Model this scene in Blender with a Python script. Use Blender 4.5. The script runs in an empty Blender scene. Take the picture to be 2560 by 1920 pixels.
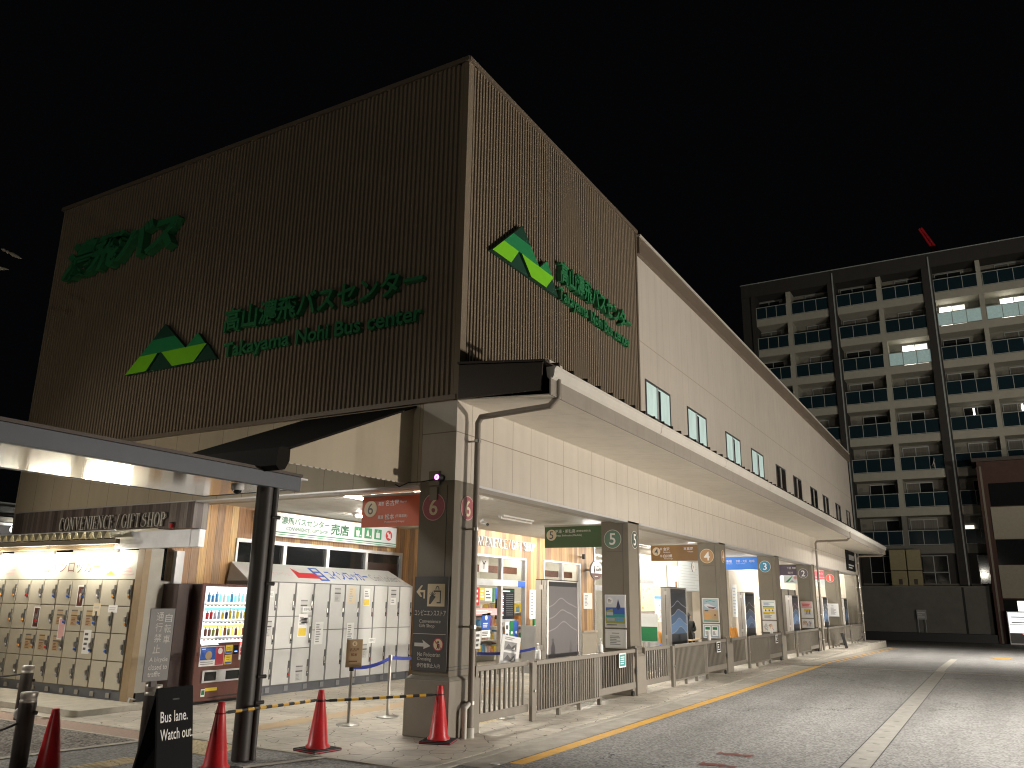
import bpy, math, random
from mathutils import Vector, Matrix
random.seed(7)
S = bpy.context.scene
COL = S.collection
R = math.radians
# ---------------------------------------------------------------- camera
cam = bpy.data.cameras.new('camera'); co = bpy.data.objects.new('camera', cam); COL.objects.link(co)
cam.sensor_width = 36.0; cam.lens = 28.449; cam.clip_end = 2000; cam.clip_start = 0.05
yaw, pit, rol = R(30.2492), R(15.0076), R(0.8686)
fw = Vector((math.cos(pit)*math.cos(yaw), math.cos(pit)*math.sin(yaw), math.sin(pit)))
r0 = Vector((math.sin(yaw), -math.cos(yaw), 0)); u0 = r0.cross(fw)
ri = math.cos(rol)*r0 + math.sin(rol)*u0; up = -math.sin(rol)*r0 + math.cos(rol)*u0
mw = Matrix((ri, up, -fw)).transposed().to_4x4(); mw.translation = Vector((-9.1103, -6.1888, 1.7))
co.matrix_world = mw; S.camera = co
# ---------------------------------------------------------------- night sky, exposure
W = bpy.data.worlds.new('World'); S.world = W; W.use_nodes = True
bg = W.node_tree.nodes['Background']; bg.inputs[0].default_value = (0.75, 0.8, 1, 1); bg.inputs[1].default_value = 0.0016
S.view_settings.view_transform = 'Standard'; S.view_settings.look = 'None'
S.view_settings.exposure = 0; S.view_settings.gamma = 1; S.view_settings.use_curve_mapping = False
cy = S.cycles
cy.use_denoising = True; cy.filter_width = 1.1
try: cy.denoiser = 'OPENIMAGEDENOISE'
except Exception: pass
cy.max_bounces = 7; cy.diffuse_bounces = 4; cy.glossy_bounces = 4; cy.transmission_bounces = 6; cy.transparent_max_bounces = 8
cy.sample_clamp_indirect = 4.0; cy.caustics_reflective = False; cy.caustics_refractive = False
# ---------------------------------------------------------------- lamps of the forecourt (unseen yard and street lamps, plus added fill lights)
def lamp(name, kind, loc, power, colr, aim=None, cone=120, size=0.25, blend=0.5):
    l = bpy.data.lights.new(name, kind); l.energy = power; l.color = colr
    if kind in ('POINT', 'SPOT'): l.shadow_soft_size = size
    if kind == 'SPOT': l.spot_size = R(cone); l.spot_blend = blend
    o = bpy.data.objects.new(name, l); COL.objects.link(o); o.location = loc
    if aim is not None: o.rotation_euler = (Vector(aim)-Vector(loc)).to_track_quat('-Z', 'Y').to_euler()
    return o
WARM = (1, .90, .79); NEUT = (1, .95, .86)
lamp('unseen_yard_light', 'POINT', (6.0, -15.0, 1.15), 6100, WARM, size=.22)
lamp('unseen_yard_light', 'POINT', (27.0, -17.0, 1.4), 4300, WARM, size=.25)  # second light, added so the far cream wall dims less
lamp('unseen_lamp', 'SPOT', (5.0, -8.5, 6.5), 5200, (1, .96, .9), (5.5, -7.0, 0), 124, .3, .9)
lamp('unseen_lamp', 'SPOT', (27.0, -10.0, 7.5), 9000, (1, .96, .9), (28, -7.0, 0), 126, .3, .9)
lamp('unseen_lamp', 'SPOT', (18.0, -30.0, 7.0), 17000, (1, .97, .85), (60, -1, 24), 50, .4, 1)  # added spot, aimed up to brighten the upper apartment front
lamp('unseen_lamp', 'POINT', (-25.0, -5.0, 7.0), 1150, (1, .94, .80), size=.3)  # added general fill for the left tower face and the cones
lamp('unseen_lamp', 'POINT', (-10.0, 8.0, 2.4), 210, (1, .84, .66), size=.4)  # added low fill for the dim left facade
lamp('unseen_lamp', 'SPOT', (-6.5, 9.5, 2.3), 400, (1, .88, .72), (0, 6.5, 2.6), 74, .3, .9)  # added spot brightening only the lower left facade
lamp('unseen_lamp', 'SPOT', (-6.5, 8.5, 6.0), 1500, NEUT, (-4.6, 3.0, 0), 96, .3, .8)  # added spot from behind, brightening the left forecourt ground
# ---------------------------------------------------------------- helpers
M = {}
def pm(name, c, r=.6, metal=0, var=.08, sc=6., bump=0, bsc=60., emit=0, ecol=None, spec=.5, hook=None, stretch=None, alpha=None, trans=0):
    m = bpy.data.materials.new(name); m.use_nodes = True; nt = m.node_tree; N = nt.nodes; L = nt.links
    b = N['Principled BSDF']
    b.inputs['Roughness'].default_value = r; b.inputs['Metallic'].default_value = metal; b.inputs['Specular IOR Level'].default_value = spec
    b.inputs['Base Color'].default_value = (*c, 1)
    geo = N.new('ShaderNodeNewGeometry'); vec = geo.outputs['Position']
    if stretch:
        mp = N.new('ShaderNodeMapping'); mp.inputs['Scale'].default_value = stretch; L.new(vec, mp.inputs[0]); vec = mp.outputs[0]
    col = None
    if var:
        nz = N.new('ShaderNodeTexNoise'); nz.inputs['Scale'].default_value = sc; nz.inputs['Detail'].default_value = 5; nz.inputs['Roughness'].default_value = .65
        L.new(vec, nz.inputs['Vector'])
        mr = N.new('ShaderNodeMapRange'); mr.inputs[1].default_value = .3; mr.inputs[2].default_value = .7; L.new(nz.outputs['Fac'], mr.inputs[0])
        mx = N.new('ShaderNodeMix'); mx.data_type = 'RGBA'
        mx.inputs[6].default_value = (*[x*(1-var) for x in c], 1); mx.inputs[7].default_value = (*[min(1, x*(1+var)) for x in c], 1)
        L.new(mr.outputs[0], mx.inputs[0]); col = mx.outputs[2]
        L.new(col, b.inputs['Base Color'])
    if bump:
        bz = N.new('ShaderNodeTexNoise'); bz.inputs['Scale'].default_value = bsc; bz.inputs['Detail'].default_value = 3; L.new(vec, bz.inputs['Vector'])
        bp = N.new('ShaderNodeBump'); bp.inputs['Strength'].default_value = bump; bp.inputs['Distance'].default_value = .01
        L.new(bz.outputs['Fac'], bp.inputs['Height']); L.new(bp.outputs[0], b.inputs['Normal'])
    if emit:
        b.inputs['Emission Color'].default_value = (*(ecol or c), 1); b.inputs['Emission Strength'].default_value = emit
    if trans: b.inputs['Transmission Weight'].default_value = trans; b.inputs['IOR'].default_value = 1.05
    if alpha is not None: b.inputs['Alpha'].default_value = alpha
    if hook: hook(nt, b, geo.outputs['Position'], col)
    M[name] = m; return m
def mth(nt, op, a, b=None, c=None):
    n = nt.nodes.new('ShaderNodeMath'); n.operation = op
    for i, x in enumerate((a, b, c)):
        if x is None: continue
        if hasattr(x, 'node'): nt.links.new(x, n.inputs[i])
        else: n.inputs[i].default_value = x
    return n.outputs[0]
def axes(nt, pos):
    s = nt.nodes.new('ShaderNodeSeparateXYZ'); nt.links.new(pos, s.inputs[0]); return s.outputs
def lines(nt, x, pitch, off, w):
    # 1 on thin lines repeated every pitch
    fr = mth(nt, 'FRACT', mth(nt, 'DIVIDE', mth(nt, 'SUBTRACT', x, off-1000*pitch), pitch))
    return mth(nt, 'LESS_THAN', fr, w/pitch)
def mixcol(nt, fac, a, b):
    mx = nt.nodes.new('ShaderNodeMix'); mx.data_type = 'RGBA'; nt.links.new(fac, mx.inputs[0])
    for i, x in ((6, a), (7, b)):
        if hasattr(x, 'node'): nt.links.new(x, mx.inputs[i])
        else: mx.inputs[i].default_value = (*x, 1)
    return mx.outputs[2]
def joints(specs, dark, extra_h=None):
    def hook(nt, b, pos, col):
        ax = axes(nt, pos); f = None
        for (a, p, o, w) in specs:
            l = lines(nt, ax[a], p, o, w); f = l if f is None else mth(nt, 'MAXIMUM', f, l)
        N = nt.nodes; mp = N.new('ShaderNodeMapping'); mp.inputs['Scale'].default_value = (3.5, 3.5, .22); nt.links.new(pos, mp.inputs[0])
        sz = N.new('ShaderNodeTexNoise'); sz.inputs['Scale'].default_value = 1.3; sz.inputs['Detail'].default_value = 6; nt.links.new(mp.outputs[0], sz.inputs['Vector'])
        sr = N.new('ShaderNodeMapRange'); sr.inputs[1].default_value = .42; sr.inputs[2].default_value = .75; sr.inputs[3].default_value = 1.0; sr.inputs[4].default_value = .92; nt.links.new(sz.outputs['Fac'], sr.inputs[0])
        ml = N.new('ShaderNodeMix'); ml.data_type = 'RGBA'; ml.blend_type = 'MULTIPLY'; ml.inputs[0].default_value = 1; nt.links.new(col, ml.inputs[6]); nt.links.new(sr.outputs[0], ml.inputs[7])
        c2 = mixcol(nt, f, ml.outputs[2], dark); nt.links.new(c2, b.inputs['Base Color'])
    return hook
def wood_hook(cols, pitch):
    def hook(nt, b, pos, col):
        N = nt.nodes; L = nt.links; ax = axes(nt, pos)
        t = mth(nt, 'ADD', ax[0], mth(nt, 'MULTIPLY', ax[1], 1.13))
        cell = mth(nt, 'FLOOR', mth(nt, 'DIVIDE', t, pitch))
        w = N.new('ShaderNodeTexWhiteNoise'); w.noise_dimensions = '1D'; L.new(cell, w.inputs['W'])
        cr = N.new('ShaderNodeValToRGB'); L.new(w.outputs['Value'], cr.inputs[0]); e = cr.color_ramp; e.interpolation = 'CONSTANT'
        while len(e.elements) < len(cols): e.elements.new(0.5)
        for i, c in enumerate(cols): e.elements[i].position = i/len(cols); e.elements[i].color = (*c, 1)
        mp = N.new('ShaderNodeMapping'); mp.inputs['Scale'].default_value = (28, 28, 1.3); L.new(pos, mp.inputs[0])
        nz = N.new('ShaderNodeTexNoise'); nz.inputs['Scale'].default_value = 1.6; nz.inputs['Detail'].default_value = 6; nz.inputs['Distortion'].default_value = .6; L.new(mp.outputs[0], nz.inputs['Vector'])
        mr = N.new('ShaderNodeMapRange'); mr.inputs[1].default_value = .25; mr.inputs[2].default_value = .75; mr.inputs[3].default_value = .62; mr.inputs[4].default_value = 1.25; L.new(nz.outputs['Fac'], mr.inputs[0])
        mul = N.new('ShaderNodeMix'); mul.data_type = 'RGBA'; mul.blend_type = 'MULTIPLY'; mul.inputs[0].default_value = 1
        L.new(cr.outputs[0], mul.inputs[6]); L.new(mr.outputs[0], mul.inputs[7])
        c2 = mixcol(nt, lines(nt, t, pitch, 0, .006), mul.outputs[2], (.05, .03, .02)); L.new(c2, b.inputs['Base Color'])
    return hook
def stone_hook(nt, b, pos, col):
    N = nt.nodes; L = nt.links
    nz = N.new('ShaderNodeTexNoise'); nz.inputs['Scale'].default_value = 2.2; nz.inputs['Detail'].default_value = 3; L.new(pos, nz.inputs['Vector'])
    ad = N.new('ShaderNodeVectorMath'); ad.operation = 'MULTIPLY_ADD'; L.new(nz.outputs['Color'], ad.inputs[0]); ad.inputs[1].default_value = (.28, .28, 0); L.new(pos, ad.inputs[2])
    vo = N.new('ShaderNodeTexVoronoi'); vo.voronoi_dimensions = '2D'; vo.feature = 'DISTANCE_TO_EDGE'; vo.inputs['Scale'].default_value = 3.3; L.new(ad.outputs[0], vo.inputs['Vector'])
    v2 = N.new('ShaderNodeTexVoronoi'); v2.voronoi_dimensions = '2D'; v2.inputs['Scale'].default_value = 3.3; L.new(ad.outputs[0], v2.inputs['Vector'])
    jit = N.new('ShaderNodeTexNoise'); jit.inputs['Scale'].default_value = 5; L.new(pos, jit.inputs['Vector'])
    w = mth(nt, 'MULTIPLY', mth(nt, 'MAXIMUM', mth(nt, 'SUBTRACT', jit.outputs['Fac'], .40), 0.0), .15)
    crk = mth(nt, 'LESS_THAN', vo.outputs['Distance'], w)
    sep = axes(nt, v2.outputs['Color'])
    tone = mth(nt, 'MULTIPLY_ADD', sep[0], .16, .92)
    mul = N.new('ShaderNodeMix'); mul.data_type = 'RGBA'; mul.blend_type = 'MULTIPLY'; mul.inputs[0].default_value = 1
    L.new(col, mul.inputs[6]); L.new(tone, mul.inputs[7])
    st = N.new('ShaderNodeTexNoise'); st.inputs['Scale'].default_value = .9; st.inputs['Detail'].default_value = 6; L.new(pos, st.inputs['Vector'])
    sm = N.new('ShaderNodeMapRange'); sm.inputs[1].default_value = .35; sm.inputs[2].default_value = .65; sm.inputs[3].default_value = .72; sm.inputs[4].default_value = 1.08; L.new(st.outputs['Fac'], sm.inputs[0])
    m2 = N.new('ShaderNodeMix'); m2.data_type = 'RGBA'; m2.blend_type = 'MULTIPLY'; m2.inputs[0].default_value = 1
    L.new(mul.outputs[2], m2.inputs[6]); L.new(sm.outputs[0], m2.inputs[7])
    c2 = mixcol(nt, crk, m2.outputs[2], (.18, .155, .12)); L.new(c2, b.inputs['Base Color'])
    bp = N.new('ShaderNodeBump'); bp.inputs['Strength'].default_value = .5; bp.inputs['Distance'].default_value = .02
    mn = mth(nt, 'MINIMUM', vo.outputs['Distance'], .05); h = mth(nt, 'MULTIPLY_ADD', nz.outputs['Fac'], .08, mn)
    L.new(h, bp.inputs['Height']); L.new(bp.outputs[0], b.inputs['Normal'])
def asphalt_hook(lo, hi, big):
    def hook(nt, b, pos, col):
        N = nt.nodes; L = nt.links
        a = N.new('ShaderNodeTexVoronoi'); a.inputs['Scale'].default_value = 42; a.voronoi_dimensions = '2D'; L.new(pos, a.inputs['Vector'])
        s = axes(nt, a.outputs['Color']); c = mixcol(nt, s[0], lo, hi)
        st = N.new('ShaderNodeTexNoise'); st.inputs['Scale'].default_value = .55; st.inputs['Detail'].default_value = 7; st.inputs['Roughness'].default_value = .7; L.new(pos, st.inputs['Vector'])
        sm = N.new('ShaderNodeMapRange'); sm.inputs[1].default_value = .35; sm.inputs[2].default_value = .65; sm.inputs[3].default_value = 1-big; sm.inputs[4].default_value = 1+big*.5; L.new(st.outputs['Fac'], sm.inputs[0])
        m2 = N.new('ShaderNodeMix'); m2.data_type = 'RGBA'; m2.blend_type = 'MULTIPLY'; m2.inputs[0].default_value = 1
        L.new(c, m2.inputs[6]); L.new(sm.outputs[0], m2.inputs[7])
        mp = N.new('ShaderNodeMapping'); mp.inputs['Scale'].default_value = (.09, 1.1, 1); L.new(pos, mp.inputs[0])
        ty = N.new('ShaderNodeTexNoise'); ty.inputs['Scale'].default_value = 1.0; ty.inputs['Detail'].default_value = 4; L.new(mp.outputs[0], ty.inputs['Vector'])
        tm = N.new('ShaderNodeMapRange'); tm.inputs[1].default_value = .38; tm.inputs[2].default_value = .62; tm.inputs[3].default_value = .86; tm.inputs[4].default_value = 1.06; L.new(ty.outputs['Fac'], tm.inputs[0])
        m3 = N.new('ShaderNodeMix'); m3.data_type = 'RGBA'; m3.blend_type = 'MULTIPLY'; m3.inputs[0].default_value = 1; L.new(m2.outputs[2], m3.inputs[6]); L.new(tm.outputs[0], m3.inputs[7])
        cz = N.new('ShaderNodeTexNoise'); cz.inputs['Scale'].default_value = 1.6; cz.inputs['Detail'].default_value = 8; cz.inputs['Roughness'].default_value = .62; L.new(pos, cz.inputs['Vector'])
        cv = N.new('ShaderNodeVectorMath'); cv.operation = 'MULTIPLY_ADD'; L.new(cz.outputs['Color'], cv.inputs[0]); cv.inputs[1].default_value = (1.4, 1.4, 0); L.new(pos, cv.inputs[2])
        ck = N.new('ShaderNodeTexVoronoi'); ck.voronoi_dimensions = '2D'; ck.feature = 'DISTANCE_TO_EDGE'; ck.inputs['Scale'].default_value = .16; L.new(cv.outputs[0], ck.inputs['Vector'])
        L.new(mixcol(nt, mth(nt, 'LESS_THAN', ck.outputs['Distance'], .0016), m3.outputs[2], (.045, .042, .04)), b.inputs['Base Color'])
        bp = N.new('ShaderNodeBump'); bp.inputs['Strength'].default_value = .35; bp.inputs['Distance'].default_value = .006
        L.new(a.outputs['Distance'], bp.inputs['Height']); L.new(bp.outputs[0], b.inputs['Normal'])
    return hook
def worn_hook(nt, b, pos, col):
    # road paint worn through in flecks
    N = nt.nodes; L = nt.links
    st = N.new('ShaderNodeTexNoise'); st.inputs['Scale'].default_value = 14; st.inputs['Detail'].default_value = 6; st.inputs['Roughness'].default_value = .8; L.new(pos, st.inputs['Vector'])
    f = mth(nt, 'GREATER_THAN', st.outputs['Fac'], .62); L.new(mixcol(nt, f, col, (.16, .14, .11)), b.inputs['Base Color'])

pm('asphalt', (.16, .15, .14), .85, hook=asphalt_hook((.15, .145, .135), (.335, .325, .31), .13), spec=.3)
pm('gravel_asphalt', (.16, .15, .14), .9, hook=asphalt_hook((.06, .055, .05), (.34, .31, .27), .2), spec=.2)
pm('stone', (.52, .475, .40), .6, var=.12, sc=5, hook=stone_hook, spec=.35)
pm('concrete', (.36, .33, .28), .8, var=.2, sc=3, bump=.2, bsc=40)
pm('concrete_pale', (.40, .37, .31), .8, var=.15, sc=5, bump=.15)
pm('drain_concrete', (.27, .255, .225), .85, var=.18, sc=4, bump=.15)
pm('pink_paver', (.34, .24, .19), .8, var=.2, sc=30, bump=.2)
pm('yellow_paint', (.62, .34, .05), .65, var=.12, sc=4, hook=worn_hook)
pm('red_paint', (.16, .055, .045), .75, var=.2, sc=12, hook=worn_hook)
pm('tactile', (.52, .43, .27), .7, var=.12, sc=8)
pm('groove', (.03, .028, .025), .9, var=0)
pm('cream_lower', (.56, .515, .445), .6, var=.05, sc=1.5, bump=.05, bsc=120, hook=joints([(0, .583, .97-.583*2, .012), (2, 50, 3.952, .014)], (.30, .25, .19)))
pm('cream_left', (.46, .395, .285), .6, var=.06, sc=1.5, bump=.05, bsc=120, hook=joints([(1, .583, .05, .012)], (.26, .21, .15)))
pm('cream_upper', (.56, .515, .445), .6, var=.05, sc=.8, bump=.05, bsc=120, hook=joints([(0, .455, .02, .008), (2, 50, 7.33, .02)], (.40, .345, .27)))
pm('cream', (.54, .48, .39), .6, var=.05, sc=2)
pm('soffit', (.74, .70, .62), .55, var=.05, sc=1.2, hook=joints([(0, .91, .3, .012)], (.55, .5, .43)))
pm('ceiling', (.78, .755, .69), .55, var=.04, sc=2, hook=joints([(1, .455, .1, .008)], (.5, .47, .41)))
pm('cladding', (.215, .174, .125), .7, spec=.25, metal=0, var=.07, sc=1.2)
pm('parapet', (.17, .135, .10), .55, metal=.2, var=.08, sc=1)
pm('dark_metal', (.055, .042, .034), .5, metal=.3, var=.1, sc=2)
pm('black_roof', (.013, .011, .009), .85, var=.1, spec=.15)
pm('taupe', (.165, .143, .105), .55, var=.05, sc=3, bump=.06, bsc=90)
pm('taupe_light', (.235, .21, .17), .6, var=.06, sc=3, bump=.06, bsc=90)
pm('gutter', (.58, .56, .50), .45, var=.06, sc=2)
pm('fascia_grey', (.30, .27, .23), .5, var=.05, hook=joints([(0, .91, .3, .008)], (.16, .14, .12)))
pm('pipe_taupe', (.25, .22, .18), .45, var=.06)
pm('steel', (.55, .53, .50), .32, metal=1, var=.06, sc=3, stretch=(1, 1, 30))
pm('steel_pale', (.66, .64, .61), .28, metal=.9, var=.05)
pm('alu', (.62, .62, .62), .38, metal=.5, var=.04)
pm('alu_dark', (.28, .29, .30), .4, metal=.6, var=.05)
pm('rail', (.225, .204, .17), .45, metal=.25, var=.06)
pm('white', (.78, .76, .72), .5, var=.03)
pm('paper', (.80, .80, .78), .7, var=.03)
pm('white_plastic', (.72, .71, .68), .35, var=.03)
pm('letter_white', (.8, .79, .76), .4, var=0)
pm('letter_grey', (.62, .60, .55), .5, var=0)
pm('wood_light', (.4, .25, .12), .5, hook=wood_hook([(.60, .38, .165), (.36, .20, .105), (.50, .29, .13), (.32, .20, .12), (.64, .43, .20), (.42, .25, .12)], .165))
pm('wood_dark', (.12, .09, .08), .5, hook=wood_hook([(.12, .095, .085), (.18, .15, .135), (.08, .06, .055), (.14, .11, .10), (.21, .18, .16)], .105))
pm('glass_dark', (.012, .013, .014), .06, var=0, spec=.6)
pm('glass_teal', (.012, .026, .034), .12, var=0, spec=.5)
pm('glass', (.05, .06, .06), .02, var=0, alpha=.10, spec=.5)
pm('window_lit', (.42, .55, .52), .5, var=.25, sc=2.5, emit=.36, ecol=(.66, .86, .80), stretch=(1, 1, .3))
pm('window_frame', (.10, .105, .11), .4, metal=.4, var=.05)
pm('green_dark', (.012, .06, .035), .45, var=.03)
pm('green_mid', (.02, .24, .085), .45, var=.03)
pm('green_lime', (.21, .64, .02), .45, var=.03)
pm('green_letter', (.03, .19, .075), .4, var=.03)
pm('black', (.012, .012, .012), .55, var=.05)
pm('black_panel', (.010, .010, .0105), .75, spec=.15, var=.05)
pm('rubber', (.02, .02, .02), .8, var=.1)
pm('sign_dark', (.055, .052, .05), .45, var=.03)
pm('cream_sign', (.74, .62, .42), .5, var=.02)
pm('cone_red', (.60, .025, .03), .34, var=.2, sc=7)
pm('bar_yellow', (.70, .40, .04), .4, var=.04)
pm('pole_dark', (.040, .035, .031), .5, metal=0, var=.08, sc=5)
pm('fascia_blue', (.08, .089, .105), .5, metal=.2, var=.06)
pm('mirror_soffit', (.80, .76, .70), .12, metal=.95, var=.05, sc=1.5)
pm('bollard_brown', (.05, .04, .036), .5, metal=.3, var=.1)
pm('bollard_band', (.40, .37, .33), .4, metal=.4, var=.06)
pm('sign_grey', (.17, .17, .165), .5, var=.04)
pm('locker_gap', (.20, .20, .195), .6, var=.03); pm('locker_gap_cream', (.16, .13, .085), .6, var=.03)
pm('locker_grey', (.62, .62, .60), .45, var=.03, sc=2)
pm('locker_cream', (.49, .45, .36), .5, var=.04, sc=2)
pm('locker_base', (.12, .125, .14), .5, var=.06)
pm('shed_brown', (.30, .215, .12), .55, var=.06)
pm('shed_side', (.36, .34, .29), .55, var=.06)
pm('sheet_plastic', (.86, .82, .64), .6, var=.03)
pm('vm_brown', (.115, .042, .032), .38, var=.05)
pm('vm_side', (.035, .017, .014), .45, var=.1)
pm('vm_panel', (.85, .95, .95), .3, var=0, emit=1.15, ecol=(.86, .97, 1))
pm('vm_cyan', (.1, .6, .72), .3, var=0, emit=.9, ecol=(.30, .85, .95))
pm('vm_yellow', (.9, .62, .1), .3, var=0, emit=1.1, ecol=(1, .72, .16))
for n_, c_ in dict(blue=(.03, .10, .42), sky=(.10, .34, .66), red=(.55, .025, .03), crimson=(.42, .04, .06), yellow=(.75, .55, .04), teal=(.03, .30, .30), green=(.012, .17, .06), sign_green=(.008, .11, .045), brown=(.20, .08, .045), navy=(.02, .03, .10), pink=(.72, .42, .42), orange=(.70, .30, .05), grey=(.30, .30, .30), grey_pale=(.52, .52, .50), tan=(.46, .33, .19), olive=(.30, .32, .07), dgrey=(.10, .10, .10), belt=(.02, .045, .36), purple=(.115, .085, .15), paleblue=(.45, .52, .62), lilac=(.62, .63, .68), mist=(.33, .42, .48)).items():
    pm(n_, c_, .5, var=.05, sc=6)
pm('hang_orange', (.58, .085, .015), .5, var=.03)
pm('hang_green', (.055, .115, .03), .5, var=.03)
pm('hang_brown', (.28, .14, .03), .5, var=.03)
pm('hang_blue', (.03, .14, .48), .45, var=.03, emit=.35, ecol=(.05, .25, .8))
pm('hang_purple', (.10, .075, .12), .5, var=.03)
pm('hang_red', (.62, .10, .13), .5, var=.03, emit=.25, ecol=(.9, .15, .2))
pm('disc_pink', (.36, .09, .11), .5, var=.03)
pm('disc_green', (.12, .23, .15), .5, var=.03)
pm('disc_darkgreen', (.055, .075, .055), .5, var=.03)
pm('disc_tan', (.42, .24, .10), .5, var=.03)
pm('disc_blue', (.04, .22, .36), .5, var=.03)
pm('disc_purple', (.13, .11, .13), .5, var=.03)
pm('disc_red', (.62, .09, .07), .5, var=.03)
pm('light_tube', (1, 1, 1), .5, var=0, emit=150, ecol=(1, .96, .88))
pm('light_tube_bright', (1, 1, 1), .5, var=0, emit=460, ecol=(1, .965, .89))
pm('shed_tube', (1, 1, 1), .5, var=0, emit=55, ecol=(1, .945, .81))
pm('sign_lit', (.42, .44, .43), .4, var=0, emit=.20, ecol=(.92, 1, .97))
pm('sign_board_lit', (.50, .48, .40), .5, var=0, emit=.03, ecol=(1, .95, .75))
pm('white_box', (.80, .81, .84), .35, var=.12, sc=2.2)
pm('shop_wall', (.72, .69, .60), .7, var=.06)
pm('shop_lamp', (1, 1, 1), .5, var=0, emit=24, ecol=(1, .97, .88))
pm('screen', (.01, .01, .02), .3, var=0, emit=.0)
pm('screen_text', (.8, .8, .85), .4, var=0, emit=.9)
pm('screen_red', (.7, .1, .15), .4, var=0, emit=.5)
pm('apt_dark', (.034, .030, .026), .8, var=.1, sc=2)
pm('apt_cream', (.37, .35, .285), .8, var=.06, sc=2)
pm('apt_grey', (.17, .165, .14), .8, var=.08, sc=2)
pm('apt_back', (.22, .205, .17), .8, var=.08)
pm('apt_frame', (.34, .36, .34), .5, var=.05); pm('curtain', (.13, .12, .10), .35, var=.3, sc=7, stretch=(1, 3, .1))
pm('apt_lit', (1, .95, .8), .5, var=0, emit=4, ecol=(1, .96, .84))
pm('apt_lit_soft', (1, .95, .8), .5, var=.2, sc=3, emit=1.3, ecol=(1, .93, .78))
pm('glass_lit', (.42, .55, .53), .35, var=.15, emit=.16, ecol=(.6, .85, .82))  # glow of the lit rooms put into the railing glass as emission
pm('retain', (.15, .147, .13), .85, var=.12, sc=1.2, bump=.1)
pm('ochre_tank', (.30, .26, .14), .6, var=.1)
pm('brick_brown', (.065, .03, .022), .8, var=.15, sc=3)
pm('panel_cream', (.30, .275, .21), .7, var=.08)
pm('crane_red', (.55, .02, .03), .5, var=.1)
pm('vm_white', (.9, .95, .95), .3, var=0, emit=1.1, ecol=(.95, 1, 1))
pm('led_purple', (.9, .2, 1), .4, var=0, emit=7, ecol=(.85, .16, 1))
pm('led_red', (1, .1, .1), .4, var=0, emit=3)
pm('led_green', (.1, 1, .2), .4, var=0, emit=3)
pm('led_blue', (.1, .3, 1), .4, var=0, emit=3)
pm('far_lamp', (1, 1, 1), .4, var=0, emit=40)
pm('skin', (.55, .33, .22), .5, var=.05)
pm('cloth_dark', (.018, .020, .019), .8, var=.15, sc=20)
pm('hair', (.012, .01, .009), .6, var=.1)
pm('wave_line', (.32, .36, .45), .3, metal=.5, var=0); pm('wave_soft', (.22, .205, .21), .4, metal=.4, var=0)
pm('wave_a', (.13, .122, .126), .42, metal=.45, var=.03)
pm('wave_blue', (.08, .15, .27), .35, metal=.45, var=.04)
pm('wave_mid', (.13, .25, .45), .35, metal=.3, var=.04)
pm('wave_dark', (.035, .04, .05), .35, metal=.5, var=.04)

class Fr:
    def __init__(s, o, r=(1, 0, 0), u=(0, 0, 1)):
        s.o = Vector(o); s.r = Vector(r).normalized(); s.u = Vector(u).normalized(); s.n = s.r.cross(s.u)
    def p(s, a, b, c=0): return s.o + s.r*a + s.u*b + s.n*c
FX = lambda x: Fr((x, 0, 0), (0, -1, 0))       # plane facing -x: a = -y
FY = lambda y: Fr((0, y, 0), (1, 0, 0))        # plane facing -y: a = x
FONT = bpy.data.curves.new('font', 'FONT'); FOB = bpy.data.objects.new('font', FONT); COL.objects.link(FOB)
TC = {}
def glyphs(s, bold=0, ext=0, sp=1.0, lead=1.0):
    k = (s, bold, ext, sp, lead)
    if k not in TC:
        FONT.body = s; FONT.offset = bold; FONT.extrude = ext; FONT.resolution_u = 3; FONT.space_character = sp; FONT.space_line = lead
        bpy.context.view_layer.update()
        me = bpy.data.meshes.new_from_object(FOB.evaluated_get(bpy.context.evaluated_depsgraph_get()))
        v = [tuple(x.co) for x in me.vertices]; f = [tuple(p.vertices) for p in me.polygons]
        xs = [q[0] for q in v]; ys = [q[1] for q in v]
        TC[k] = (v, f, min(xs), max(xs), min(ys), max(ys)); bpy.data.meshes.remove(me)
    return TC[k]
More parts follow.
